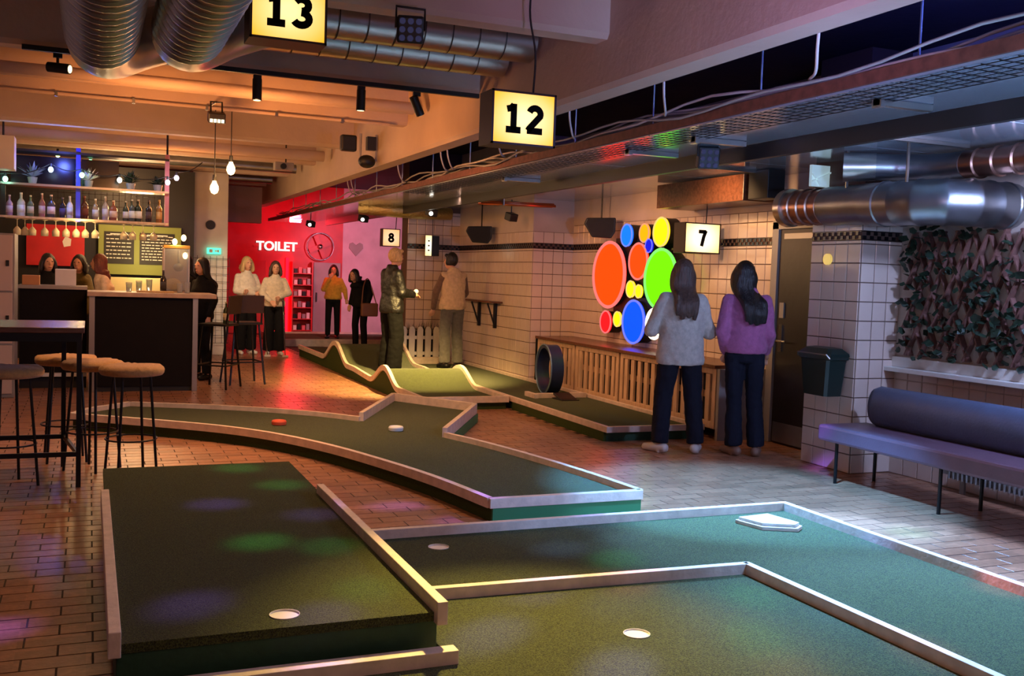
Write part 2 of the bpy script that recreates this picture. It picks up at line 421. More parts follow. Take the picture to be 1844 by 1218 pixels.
# pavers hidden behind the raised lane are not worth picking out
def hidden(c):
    px, py, d = proj((c[0], c[1], 0))
    if 180 < px < 800 and py > 835 and (py - 835) > (px - 510) * .87: return True
    return False
vis = [c for c in vis if not hidden(c)]
single = set((c[0], c[1]) for c in vis[:300])
tb = MB(); tile_shape(tb, 0, 0, TL, TW); tme = tb.mesh('floor_tile', M['tile'])
rest = MB()
for (x, y, a, q) in cells:
    if (x, y) in single: link('floor_tile', tme, fl, (x, y, random.uniform(-.0008, .0008)))
    else: tile_shape(rest, x, y, TL, TW, random.uniform(-.0008, .0008))
o = rest.build('floor_tile_field', M['tile'], fl); o['kind'] = 'stuff'

# ------------------------------------------------------------------ walls
XW3, XCOL, XW2, XW1 = 5.90, 5.50, 5.88, 5.30
YC0, YC1, YST, YW1 = 6.14, 6.72, 11.95, 14.75
TS = .15
wt = {}
def wall_tile_mesh(w, h):
    k = (round(w, 4), round(h, 4))
    if k not in wt:
        a, b = w / 2 - .0035, h / 2 - .0035; c = .003; d = .008
        vs = [(-a, 0, -b), (a, 0, -b), (a, 0, b), (-a, 0, b), (-a, -d + c, -b), (a, -d + c, -b), (a, -d + c, b), (-a, -d + c, b),
              (-a + c, -d, -b + c), (a - c, -d, -b + c), (a - c, -d, b - c), (-a + c, -d, b - c)]
        fs = [(8, 9, 10, 11)]
        for i in range(4): j = (i + 1) % 4; fs += [(4 + i, 4 + j, 8 + j, 8 + i), (i, j, 4 + j, 4 + i)]
        m = MB(); m.add(vs, fs); wt[k] = (m.mesh('wall_tile', M['wtile']), m)
    return wt[k]
def tile_wall(parent, org, ux, length, z0, z1, rz, band=True, maxsingle=300, skip=None):
    """tiles with local -y normal, laid from org along plan direction ux, rotated rz"""
    n = max(1, round(length / TS)); w = length / n; zz = z0; cellsl = []
    while zz < z1 - .01:
        h = min(TS, z1 - zz)
        if band and zz < 1.83 <= zz + h - .001: h = 1.83 - zz
        if h > .02:
            for i in range(n):
                c = (org[0] + ux[0] * (i + .5) * w, org[1] + ux[1] * (i + .5) * w, zz + h / 2)
                if skip and skip(c): continue
                p = proj(c); cellsl.append((c, w, h, 1 / p[2] ** 2 if -20 < p[0] < 1860 and -20 < p[1] < 1240 else 0))
        zz += h
        if band and abs(zz - 1.83) < .002: zz = 1.90
    cellsl.sort(key=lambda q: -q[3])
    rest = MB(); R = Matrix.Rotation(rz, 3, 'Z')
    for k, (c, w_, h, q) in enumerate(cellsl):
        me, mb = wall_tile_mesh(w_, h)
        if k < maxsingle and q > 0: link('wall_tile', me, parent, c, (0, 0, rz))
        else: rest.add([Vector(c) + R @ Vector(v) for v in mb.v], mb.f)
    if rest.v:
        o = rest.build('wall_tile_field', M['wtile'], parent); o['kind'] = 'stuff'
    if band:
        bb = MB(); m = int(length / .034); s = length / m
        nrm = R @ Vector((0, -1, 0))
        for r in range(2):
            for i in range(m):
                if (i + r) % 2: continue
                c = Vector((org[0] + ux[0] * (i + .5) * s, org[1] + ux[1] * (i + .5) * s, 1.848 + r * .034)) + nrm * .004
                bb.obox(c, (s - .004, .010, .030), R)
        for zc in (1.835, 1.897):
            bb.obox(Vector((org[0] + ux[0] * length / 2, org[1] + ux[1] * length / 2, zc)) + nrm * .004, (length, .009, .005), R)
        o = bb.build('tile_band', M['band'], parent); o['kind'] = 'stuff'; o['label'] = 'black checkered border of small tiles'
    return
def wallbox(name, label, b, m, parent=None):
    return struct(MB().box(*b).build(name, m), label)
# right wall by the bench
w3 = wallbox('wall_right', 'pale plaster wall behind the bench with tiles below a ledge', (XW3, XW3 + .4, -1.0, YC0, -.02, 3.3), M['plaster'])
tile_wall(w3, (XW3, YC0), (0, -1), YC0 - 3.0, .0, .82, -PI / 2, band=False)
# pier beside the door
pier = wallbox('wall_right', 'tiled pier between the door and the bench', (XCOL, XW3 + .3, YC0, YC1, -.02, 3.3), M['wgrout'])
pier.data.materials[0] = M['wgrout']
tile_wall(pier, (XCOL, YC1), (0, -1), YC1 - YC0, .0, 1.98, -PI / 2)
tile_wall(pier, (XCOL, YC0), (1, 0), XW3 - XCOL, .0, 1.98, 0)
# wall with the light discs
w2 = wallbox('wall_right', 'tiled wall carrying the coloured light discs', (XW2, XW2 + .4, YC1, YST, -.02, 3.3), M['wgrout'])
DY0, DY1 = 6.78, 7.62
tile_wall(w2, (XW2, YST), (0, -1), YST - DY1 - .06, .0, 2.15, -PI / 2)
struct(MB().box(XW2 - .012, XW2, YC1, YST, 2.15, 3.3).build('trim_1', M['plaster'], None), 'plaster strip above the tiles of the disc wall')
# stepped wall with the small shelf
w1 = wallbox('wall_right', 'tiled wall with the small folding shelf behind the wave lane', (XW1, XW2 + .4, YST, YW1 + .3, -.02, 3.3), M['wgrout'])
tile_wall(w1, (XW1, YW1), (0, -1), YW1 - YST, .0, 2.05, -PI / 2)
tile_wall(w1, (XW1, YST), (1, 0), XW2 - XW1, .0, 2.05, 0)
struct(MB().box(XW1 - .012, XW1 - .001, YST, YW1, 2.05, 3.3).box(XW1 - .012, XW2, YST - .012, YST - .001, 2.05, 3.3).build('trim_2', M['plaster']), 'plaster strip above the stepped tile wall')
# far tiled wall facing the camera
wb = wallbox('wall_back', 'brown tiled end wall behind the picket fence', (4.45, XW1 + .2, YW1, YW1 + .3, -.02, 3.3), M['wgrout'])
tile_wall(wb, (4.45, YW1), (1, 0), XW1 - 4.45, .0, 2.4, 0)
# far back wall and left wall
YB = 22.4
wbk = wallbox('wall_back', 'far wall of the room behind the bar', (-1.9, 2.45, YB, YB + .3, -.02, 3.4), M['plaster'])
wl = wallbox('wall_left', 'plaster wall on the left behind the bar', (-2.1, -1.9, -1.0, YB, -.02, 3.4), M['plaster'])
wred = wallbox('wall_back', 'red painted toilet wall', (2.45, 5.25, YB, YB + .3, -.02, 3.3), M['red_paint'])
wpk = wallbox('wall_back', 'pale wall washed pink beside the toilet', (5.25, 8.0, YB, YB + .3, -.02, 3.3), M['pink_wall'])
wrr = wallbox('wall_right', 'far right wall beyond the end wall', (8.0, 8.2, YW1, YB, -.02, 3.3), M['pink_wall'])
wfr = wallbox('wall_front', 'wall behind the photographer', (-2.1, 6.3, -1.3, -1.0, -.02, 3.4), M['plaster'])
# column behind the bar end
cc = struct(MB().box(1.52, 2.08, 17.0, 17.5, 0, 3.3).build('wall_pier', M['white'], bevel=.01), 'pale square column behind the bar end')

# ------------------------------------------------------------------ ceiling, joists, long beam
struct(MB().box(-2.1, 3.18, -1.0, YB + .3, 3.38, 3.5).build('ceiling', M['concrete']), 'cream concrete ceiling over the bar side')
struct(MB().box(3.18, 8.2, -1.0, YB + .3, 3.3, 3.4).build('ceiling', M['dark_ceiling']), 'dark ceiling void over the right aisle')
long_beam = MB().box(3.0, 3.18, -.9, 22.2, 2.69, 3.38)
long_beam.add([(3.0, -.9, 2.69), (3.02, -.9, 2.655), (3.18, -.9, 2.655), (3.18, -.9, 2.69), (3.0, 22.2, 2.69), (3.02, 22.2, 2.655), (3.18, 22.2, 2.655), (3.18, 22.2, 2.69)],
              [(0, 1, 5, 4), (1, 2, 6, 5), (2, 3, 7, 6), (0, 3, 2, 1), (4, 5, 6, 7)])
struct(long_beam.build('ceiling_beam', M['concrete']), 'long cream concrete beam running down the room')
for i, yj in enumerate([3.45, 5.70, 7.98, 10.05, 12.35, 14.6, 16.8, 19.0, 21.2]):
    w = .20
    j = MB().box(-1.9, 3.0, yj, yj + w, 3.0, 3.38)
    j.add([(-1.9, yj, 3.0), (-1.9, yj + .025, 2.965), (-1.9, yj + w - .025, 2.965), (-1.9, yj + w, 3.0), (3, yj, 3.0), (3, yj + .025, 2.965), (3, yj + w - .025, 2.965), (3, yj + w, 3.0)],
          [(0, 1, 5, 4), (1, 2, 6, 5), (2, 3, 7, 6), (0, 3, 2, 1), (4, 5, 6, 7)])
    struct(j.build('ceiling_joist', M['concrete']), 'cream concrete ceiling joist number %s counted from the photographer' % ['one', 'two', 'three', 'four', 'five', 'six', 'seven', 'eight', 'nine'][i])
# low dark beam at the far end
struct(MB().box(2.35, 3.0, 19.5, 19.8, 2.3, 2.97).build('ceiling_beam', M['concrete']), 'short pale lintel above the toilet corner')
# door beside the pier
dr = MB().box(XW2 - .03, XW2 + .05, DY0 + .03, DY1 - .03, .01, 1.97).build('door_1', M['door'], bevel=.004)
struct(dr, 'dark scuffed door beside the tiled pier')
MB().box(XW2 - .034, XW2 - .03, DY0 + .05, DY1 - .05, .02, .20).build('kick_plate', M['steel_dull'], dr)
h = MB().box(XW2 - .045, XW2 - .03, DY1 - .13, DY1 - .085, .85, 1.10); h.tube([(XW2 - .04, DY1 - .11, .95), (XW2 - .085, DY1 - .11, .95), (XW2 - .085, DY1 - .24, .95)], .009, 8)
h.build('door_handle', M['chrome'], dr)
MB().box(XW2 - .045, XW2 - .03, DY1 - .14, DY1 - .08, 1.16, 1.30).build('key_pad', M['grey'], dr)
MB().box(XW2 - .045, XW2 - .03, DY0 + .06, DY1 - .10, 1.88, 1.93).build('door_closer', M['alu'], dr)
fr = MB().box(XW2 - .05, XW2 + .02, DY1 - .02, DY1 + .07, 0, 2.04).box(XW2 - .05, XW2 + .02, DY0 - .05, DY0 + .03, 0, 2.04).box(XW2 - .05, XW2 + .02, DY0 - .05, DY1 + .07, 1.97, 2.05)
fr.build('door_frame', M['grey'], dr, bevel=.004)
# ledge on the right wall
lg = struct(MB().box(XW3 - .12, XW3 + .02, 2.6, YC0 - .005, .815, .85).box(XW3 - .04, XW3 + .02, 2.6, YC0, .85, .93).build('trim_3', M['white'], bevel=.004), 'painted ledge along the wall above the bench')
# ------------------------------------------------------------------ minigolf lanes
def rebase(t, loc):
    t.location = loc
    for ch in t.children: ch.location = Vector(ch.location) - Vector(loc)
    return t
def hole(parent, x, y, z, r=.054):
    m = MB(); n = 28
    vs = []
    for rr, zz in ((r, .0015), (r * .97, .0015), (r * .97, -.005), (0.0001, -.005)):
        for j in range(n): vs.append((x + rr * math.cos(2 * PI * j / n), y + rr * math.sin(2 * PI * j / n), z + zz + .002))
    fs = [(i * n + j, i * n + (j + 1) % n, (i + 1) * n + (j + 1) % n, (i + 1) * n + j) for i in range(3) for j in range(n)]
    m.add(vs, fs)
    return m.build('hole_cup', M['white'], parent, smooth=False, label='white rimmed round hole')
def turf_plate(mb, poly, z0, z1, holes=()):
    """flat turf slab with real round openings"""
    if not holes: return mb.prism(poly, z0, z1)
    bm = bmesh.new()
    def loop(pts):
        vs = [bm.verts.new((x, y, z1)) for x, y in pts]
        return [bm.edges.new((vs[i], vs[(i + 1) % len(vs)])) for i in range(len(vs))]
    es = loop(poly)
    for hx, hy, r in holes: es += loop([(hx + r * math.cos(2 * PI * j / 28), hy + r * math.sin(2 * PI * j / 28)) for j in range(28)])
    bmesh.ops.triangle_fill(bm, use_beauty=True, edges=es)
    bm.verts.index_update()
    mb.add([v.co[:] for v in bm.verts], [tuple(v.index for v in f.verts) for f in bm.faces]); bm.free()
    n = len(poly)
    mb.add([(x, y, z0) for x, y in poly] + [(x, y, z1) for x, y in poly], [(i, (i + 1) % n, n + (i + 1) % n, n + i) for i in range(n)])
    for hx, hy, r in holes:
        c = [(hx + r * math.cos(2 * PI * j / 28), hy + r * math.sin(2 * PI * j / 28)) for j in range(28)]
        mb.add([(x, y, z1 - .03) for x, y in c] + [(x, y, z1) for x, y in c], [(i, (i + 1) % 28, 28 + (i + 1) % 28, 28 + i) for i in range(28)])
    return mb
# -- raised lane at the front left
t = thing('minigolf_lane', 'raised dark green box lane with a hole, nearest on the left', 'lane')
MB().box(.09, 1.19, 3.43, 6.44, 0, .195).build('base', M['dark_side'], t, bevel=.004)
turf_plate(MB(), [(.085, 3.425), (1.195, 3.425), (1.195, 6.45), (.085, 6.45)], .18, .213, [(.655, 3.555, .054)]).build('turf', M['turf'], t)
hole(t, .655, 3.555, .213)
MB().box(.065, .105, 3.40, 5.62, .175, .262).build('side_rail', M['kerb'], t, bevel=.003)
MB().box(1.175, 1.215, 3.385, 5.50, .175, .262).build('side_rail', M['kerb'], t, bevel=.003)
rebase(t, (.64, 4.9, 0))
# -- L shaped lane
ZT, ZK = .055, .105
t = thing('minigolf_lane', 'low L shaped lane wrapping round the bright front lane', 'lane')
Lp = [(1.22, 4.06), (2.97, 3.99), (3.01, .6), (4.0, .6), (4.0, 5.05), (1.22, 5.05)]
MB().prism(Lp, 0, .04).build('base', M['dark_side'], t)
turf_plate(MB(), Lp, .035, ZT, [(1.66, 4.80, .054)]).build('turf', M['turf'], t)
hole(t, 1.66, 4.80, ZT)
MB().box(1.22, 4.035, 5.02, 5.06, 0, ZK).build('kerb', M['kerb'], t, bevel=.003)
MB().box(3.995, 4.035, .6, 5.019, 0, ZK).build('kerb', M['kerb'], t, bevel=.003)
rebase(t, (3.5, 4.5, 0))
# -- bright front lane
t = thing('minigolf_lane', 'low bright green lane with a white hole in front', 'lane')
Fp = [(.2, .6), (2.97, .6), (2.93, 3.95), (1.225, 4.01), (1.225, 3.36), (.2, 3.36)]
MB().prism(Fp, 0, .04).build('base', M['dark_side'], t)
turf_plate(MB(), Fp, .035, ZT, [(2.01, 3.385, .054)]).build('turf', M['turf'], t)
hole(t, 2.01, 3.385, ZT)
MB().ribbon([(1.225, 4.035), (2.96, 3.965)], .04, .0, ZK).build('kerb', M['kerb'], t, bevel=.003)
MB().ribbon([(2.955, 3.98), (3.0, .6)], .04, .0, ZK).build('kerb', M['kerb'], t, bevel=.003)
MB().box(.2, 1.235, 3.31, 3.372, .0, ZK).build('kerb', M['kerb'], t, bevel=.003)
rebase(t, (1.9, 2.2, 0))
# wedge block on the L lane
w = MB().prism([(3.50, 4.83), (3.55, 4.64), (3.73, 4.55), (3.80, 4.60), (3.75, 4.86)], ZT, ZT + .022)
w.prism([(3.515, 4.82), (3.56, 4.655), (3.725, 4.57), (3.785, 4.61), (3.74, 4.845)], ZT + .024, ZT + .040)
tag(w.build('wooden_block', M['kerb'], bevel=.003), 'flat pale wooden wedge lying on the L shaped lane', 'block')
# -- curved lane with the side pocket
t = thing('minigolf_lane', 'curved green lane bending left with a square side pocket', 'lane')
near = [(p.x, p.y) for p in spline([(-.12, 9.40, 0), (.25, 9.12, 0), (.69, 8.78, 0), (1.08, 8.42, 0), (1.41, 7.97, 0), (1.70, 7.37, 0), (1.93, 6.68, 0), (2.09, 6.07, 0), (2.2, 5.43, 0)], 6)]
far1 = [(p.x, p.y) for p in spline([(3.19, 5.42, 0), (3.13, 5.98, 0), (3.02, 6.66, 0), (2.86, 7.36, 0), (2.72, 7.80, 0)], 5)]
pocket = [(3.54, 9.26), (2.96, 10.18), (2.26, 8.80)]
far2 = [(p.x, p.y) for p in spline([(2.26, 8.80, 0), (1.92, 9.20, 0), (1.27, 9.68, 0), (.36, 10.10, 0)], 5)]
outline = near + far1 + pocket + far2[1:] + [(.02, 9.72)]
def tri_poly(mb, poly, z0, z1): return turf_plate(mb, poly, z0, z1, [(0, 0, 0)][:0]) if False else mb
def fill_poly(poly, z0, z1, m, name, parent):
    bm = bmesh.new(); vs = [bm.verts.new((x, y, z1)) for x, y in poly]
    es = [bm.edges.new((vs[i], vs[(i + 1) % len(vs)])) for i in range(len(vs))]
    bmesh.ops.triangle_fill(bm, use_beauty=True, edges=es); bm.verts.index_update()
    mb = MB(); mb.add([v.co[:] for v in bm.verts], [tuple(v.index for v in f.verts) for f in bm.faces]); bm.free()
    n = len(poly)
    mb.add([(x, y, z0) for x, y in poly] + [(x, y, z1) for x, y in poly], [(i, (i + 1) % n, n + (i + 1) % n, n + i) for i in range(n)])
    return mb.build(name, m, parent)
fill_poly(outline, 0, .10, M['turf_side'], 'base', t)
ins = [(x, y) for x, y in outline]
fill_poly(ins, .09, .104, M['turf'], 'turf', t)
KZ = .145
MB().ribbon(near, .042, .085, KZ, side=-.008).build('kerb', M['kerb'], t)
MB().ribbon(far1[::-1], .042, .085, KZ, side=.012).build('kerb', M['kerb'], t)
MB().box(2.18, 3.21, 5.40, 5.445, .085, KZ).build('kerb', M['kerb'], t, bevel=.003)
MB().box(2.20, 3.20, 5.405, 5.43, 0, .084).build('end_panel', mat('bright_green_paint', srgb(44, 112, 68), .6), t)
MB().ribbon([(2.745, 7.80), (3.565, 9.25)], .01, 0, .084).build('end_panel', mat('bright_green_paint', srgb(44, 112, 68), .6), t)
MB().ribbon([(2.72, 7.80), (3.54, 9.26)], .042, .085, .185).build('kerb', M['kerb'], t, bevel=.003)
MB().ribbon([(3.545, 9.25), (2.96, 10.19)], .042, .085, .185).build('kerb', M['kerb'], t, bevel=.003)
MB().ribbon([(2.965, 10.18), (2.27, 8.80)], .042, .085, .185).build('kerb', M['kerb'], t, bevel=.003)
MB().ribbon(far2, .042, .085, KZ).build('kerb', M['kerb'], t)
MB().ribbon([(.37, 10.11), (.02, 9.73), (-.13, 9.40)], .042, .085, KZ).build('kerb', M['kerb'], t)
rebase(t, (1.9, 7.9, 0))
def puck(x, y, z, m, label):
    o = MB().lathe([(.052, 0), (.062, .006), (.064, .03), (.058, .04), (.052, .042), (.046, .034), (0.0001, .034)], 28).build('puck', m, smooth='auto')
    o.location = (x, y, z); return tag(o, label, 'puck')
puck(1.52, 8.70, .104, mat('orange_red_rubber', srgb(226, 92, 62), .5), 'orange red round puck on the curved lane')
puck(2.42, 8.20, .104, mat('white_rubber', srgb(222, 224, 226), .45), 'white round puck on the curved lane by the pocket')
# -- wave lane
def hump(y):
    z = .10
    for c, h, w in ((11.62, .20, .62), (14.25, .26, .80)):
        d = abs(y - c) / w
        if d < 1: z += h * (.5 + .5 * math.cos(PI * d))
    if y > 12.3: z += min(.04, (y - 12.3) * .05)
    return z
t = thing('minigolf_lane', 'lane with two tall wave humps and pale wavy kerbs', 'lane')
ys = [10.12 + i * .08 for i in range(86)]
X0, X1 = 3.27, 4.23
m = MB()
for i, y in enumerate(ys):
    z = hump(y); m.v += [(X0, y, z), (X1, y, z)]
for i in range(len(ys) - 1): m.f.append((2 * i, 2 * i + 1, 2 * i + 3, 2 * i + 2)); m.m.append(0)
m.build('turf', M['turf'], t, smooth=True)
b = MB()
for xx in (X0, X1):
    o_ = len(b.v)
    for y in ys: b.v += [(xx, y, 0), (xx, y, hump(y) + .005)]
    for i in range(len(ys) - 1): b.f.append((o_ + 2 * i, o_ + 2 * i + 2, o_ + 2 * i + 3, o_ + 2 * i + 1)); b.m.append(0)
b.add([(X0, ys[0], 0), (X1, ys[0], 0), (X1, ys[0], hump(ys[0])), (X0, ys[0], hump(ys[0]))], [(0, 1, 2, 3)])
b.build('base', M['turf_side'], t)
zk0 = [hump(y) - .02 for y in ys]; zk1 = [hump(y) + .045 for y in ys]
MB().ribbon([(X0, y) for y in ys], .04, zk0, zk1).build('kerb', M['kerb'], t)
MB().ribbon([(X1, y) for y in ys], .04, zk0, zk1).build('kerb', M['kerb'], t)
MB().box(X0 - .02, X1 + .02, ys[0] - .04, ys[0], .075, .145).build('kerb', M['kerb'], t, bevel=.003)
rebase(t, (3.75, 13, 0))
# -- lane along the tiled wall
t = thing('minigolf_lane', 'straight lane along the tiled wall with a blue tunnel ring', 'lane')
MB().box(4.30, 5.28, 7.92, 14.3, 0, .095).build('base', M['dark_side'], t)
MB().box(4.31, 5.28, 7.93, 14.3, .08, .104).build('turf', M['turf'], t)
MB().box(4.275, 4.315, 7.90, 14.3, .085, .14).build('kerb', M['kerb'], t, bevel=.003)
MB().box(4.275, 5.31, 7.87, 7.91, .085, .14).build('kerb', M['kerb'], t, bevel=.003)
MB().box(5.26, 5.30, 7.911, 14.3, .085, .14).build('kerb', M['kerb'], t, bevel=.003)
MB().box(4.276, 4.318, 7.93, 10.05, 0, .084).build('side_panel', M['turf_side'], t)
rebase(t, (4.8, 10, 0))
# tunnel ring
rg = thing('tunnel_ring', 'upright dark blue ring standing on the wall lane', 'ring', (4.98, 10.62, .104))
mm = MB(); n = 40
for (r0, r1, y0, y1) in ((.285, .245, -.075, .075),):
    for j in range(n):
        a = 2 * PI * j / n
        for r, yy in ((r0, y0), (r0, y1), (r1, y1), (r1, y0)): mm.v.append((r * math.cos(a), yy, .285 + r * math.sin(a)))
    for j in range(n):
        for q in range(4): mm.f.append((j * 4 + q, j * 4 + (q + 1) % 4, ((j + 1) % n) * 4 + (q + 1) % 4, ((j + 1) % n) * 4 + q)); mm.m.append(0)
mm.build('band', mat('navy_paint', srgb(26, 42, 78), .35), rg, smooth='auto')
mm = MB(); mm.tube([(.287 * math.cos(2 * PI * j / n), -.077, .285 + .287 * math.sin(2 * PI * j / n)) for j in range(n)], .008, 6, closed=True)
mm.build('rim', mat('steel_blue_rim', srgb(120, 150, 180), .35, metal=.5), rg, smooth=True)
rg.rotation_euler = (0, 0, math.radians(-96))
# baffle board with a small ramp
o = MB().box(4.62, 5.24, 10.16, 10.20, .104, .16).box(4.58, 4.63, 10.14, 10.42, .104, .155).build('baffle_board', M['kerb'], bevel=.003)
tag(o, 'pale wooden baffle board laid across the wall lane', 'board')
o = MB().prism([(4.80, 9.90), (5.02, 9.90), (5.02, 10.15), (4.80, 10.15)], .104, .115).obox((4.91, 10.05, .135), (.2, .2, .02), Euler((.25, 0, 0))).build('small_ramp', M['blackplastic'], bevel=.004)
tag(o, 'small black ramp in front of the baffle board', 'ramp')
# low strip beam and step boards at the far end of the lanes
o = MB().box(4.35, 5.2, 14.32, 14.42, 0, .20).build('wooden_board', M['kerb'], bevel=.004); tag(o, 'pale wooden end board below the picket fence', 'board')
t = thing('minigolf_lane', 'flat far lane in front of the toilet wall', 'lane')
MB().box(3.35, 6.6, 19.0, 21.2, 0, .09).build('base', M['turf_side'], t)
MB().box(3.35, 6.6, 19.0, 21.2, .085, .10).build('turf', M['turf'], t)
MB().box(3.3, 6.6, 18.95, 19.0, 0, .14).build('kerb', M['kerb'], t); MB().box(3.3, 3.35, 19.001, 21.2, 0, .14).build('kerb', M['kerb'], t); MB().box(3.351, 6.6, 21.2, 21.25, 0, .14).build('kerb', M['kerb'], t)
rebase(t, (4.9, 20, 0))

# ------------------------------------------------------------------ slatted cover along the disc wall
t = thing('slatted_cover', 'pale slatted radiator cover with dark top below the light discs', 'cover')
YF0, YF1, XF = 7.80, 11.85, 5.36
MB().box(XF - .03, XW2 - .01, YF0 - .02, YF1, .665, .70).build('top_board', M['darkwood'], t, bevel=.004)
slat = MB().box(-.012, .012, -.033, .033, 0, .44).mesh('slat', M['wood'])
sec = [(7.80, 8.62), (8.66, 9.62), (9.66, 10.72), (10.76, 11.83)]
for (a, b_) in sec:
    f = MB().box(XF, XF + .035, a, a + .06, .10, .665).box(XF, XF + .035, b_ - .06, b_, .10, .665).box(XF, XF + .035, a + .06, b_ - .06, .61, .665).box(XF, XF + .035, a + .06, b_ - .06, .10, .165)
    f.build('panel_frame', M['wood'], t, bevel=.003)
    k = int((b_ - a - .2) / .115)
    for i in range(k):
        yy = a + .06 + (i + .5) * (b_ - a - .12) / k
        link('slat', slat, t, (XF + .012, yy, .166))
    MB().box(XF + .036, XF + .06, a + .05, b_ - .05, .38, .44).build('cross_rail', M['wood'], t)
MB().box(XF + .08, XF + .10, YF0, YF1, .1, .66).build('back_panel', M['blackplastic'], t)
MB().box(XF + .0, XW2 - .01, YF0 - .06, YF0 - .021, .0, .665).build('end_panel', M['grey'], t)
rebase(t, (5.5, 9.8, 0))
# white picket fence
t = thing('picket_fence', 'cream picket fence before the brown tiled end wall', 'fence')
pk = MB().add([(-.045, -.01, 0), (.045, -.01, 0), (.045, -.01, .50), (.03, -.01, .54), (0, -.01, .555), (-.03, -.01, .54), (-.045, -.01, .50), (-.045, .01, 0), (.045, .01, 0), (.045, .01, .50), (.03, .01, .54), (0, .01, .555), (-.03, .01, .54), (-.045, .01, .50)],
  [(0, 1, 2, 3, 4, 5, 6), (13, 12, 11, 10, 9, 8, 7)] + [(i, (i + 1) % 7, 7 + (i + 1) % 7, 7 + i) for i in range(7)]).mesh('picket', M['white'])
for i in range(8): link('picket', pk, t, (4.36 + i * .128, 14.50, .10))
MB().box(4.30, 5.28, 14.515, 14.535, .22, .27).box(4.30, 5.28, 14.515, 14.535, .46, .51).build('rail', M['white'], t)
MB().box(4.32, 4.37, 14.54, 14.58, 0, .5).box(5.2, 5.25, 14.54, 14.58, 0, .5).build('post', M['white'], t)
rebase(t, (4.8, 14.5, 0))

# ------------------------------------------------------------------ light discs on the wall
t = thing('light_disc_panel', 'cluster of glowing coloured discs on the tiled wall', 'light')
XD = 5.72
from_px = [  # (y, z, radius, colour)
 ((1.0, .026, .001), 'orange_red', 10.60, 1.516, .39, 3.0), ((.003, .10, 1.0), 'azure', 10.21, 1.974, .128, 2.2), ((1.0, .22, .002), 'amber', 9.81, 1.989, .104, 2.2),
 ((1.0, .62, .004), 'yellow', 9.455, 1.992, .157, 1.5), ((.01, .012, .9), 'ultramarine', 9.70, 1.846, .075, .8), ((1.0, .035, .002), 'scarlet', 9.918, 1.674, .205, 2.2),
 ((.10, .9, .001), 'lime', 9.424, 1.481, .328, 2.0), ((1.0, .62, .004), 'yellow', 10.068, 1.357, .095, 1.5), ((1.0, .62, .004), 'yellow', 9.885, 1.336, .075, 1.5),
 ((.001, .042, 1.0), 'blue', 9.973, .987, .246, 2.3), ((1.0, .006, .008), 'red', 10.636, .951, .133, 2.0), ((1.0, .62, .004), 'yellow', 10.352, .999, .088, 1.5)]
def disc(parent, y, z, r, col, nm, st, depth=.12):
    nonl = 48
    hs = MB().tube([(XW2 - .012, y, z), (XD, y, z)], r * .97, nonl)
    hs.build('housing', M['blackplastic'], parent, smooth='auto')
    f = MB(); f.tube([(XD, y, z), (XD - .02, y, z)], [r, r], nonl)
    f.build('disc', glow('glow_' + nm, col, st), parent, smooth='auto', label=nm.replace('_', ' ') + ' glowing disc')
    e = MB(); e.tube([(XD - .022, y + r * .985 * math.cos(2 * PI * j / nonl), z + r * .985 * math.sin(2 * PI * j / nonl)) for j in range(nonl)], .012 * r / .3 + .004, 6, closed=True)
    e.build('disc_rim', glow('rim_' + nm, tuple(c * .7 + .16 for c in col), 1.1), parent, smooth=True)
for col, nm, y, z, r, st in from_px: disc(t, y, z, r, col, nm, st)
nn = 40
MB().tube([(XD - .01, 9.53 + .16 * math.cos(2 * PI * j / nn), .99 + .16 * math.sin(2 * PI * j / nn)) for j in range(nn)], .018, 8, closed=True).build('white_ring', glow('glow_white', (1, .85, .6), 2.2), t, smooth=True, label='white glowing ring')
MB().box(XW2 - .10, XW2 - .012, 9.5, 10.6, 1.05, 1.95).build('back_frame', M['blackplastic'], t)
rebase(t, (5.8, 10, 1.4))
# ------------------------------------------------------------------ number signs
def stroke(mb, pts, w, y0, y1):
    """flat ribbon in the x-z plane"""
    P = [Vector((p[0], p[1])) for p in pts]; k = len(P); L = []; R = []
    for i in range(k):
        n1 = n2 = None
        if i: d = (P[i] - P[i - 1]).normalized(); n1 = Vector((-d.y, d.x))
        if i < k - 1: d = (P[i + 1] - P[i]).normalized(); n2 = Vector((-d.y, d.x))
        n = n1 if n2 is None else n2 if n1 is None else (n1 + n2).normalized()
        if n1 is not None and n2 is not None: n = n / max(.5, n.dot(n1))
        L.append(P[i] + n * w / 2); R.append(P[i] - n * w / 2)
    vs = []
    for i in range(k): vs += [(L[i].x, y0, L[i].y), (R[i].x, y0, R[i].y), (R[i].x, y1, R[i].y), (L[i].x, y1, L[i].y)]
    fs = [(0, 1, 2, 3), (4 * k - 4, 4 * k - 1, 4 * k - 2, 4 * k - 3)]
    for i in range(k - 1):
        for q in range(4): fs.append((4 * i + q, 4 * i + (q + 1) % 4, 4 * i + 4 + (q + 1) % 4, 4 * i + 4 + q))
    mb.add(vs, fs)
def arc(cx, cz, rx, rz, a0, a1, n=12): return [(cx + rx * math.cos(math.radians(a0 + (a1 - a0) * i / n)), cz + rz * math.sin(math.radians(a0 + (a1 - a0) * i / n))) for i in range(n + 1)]
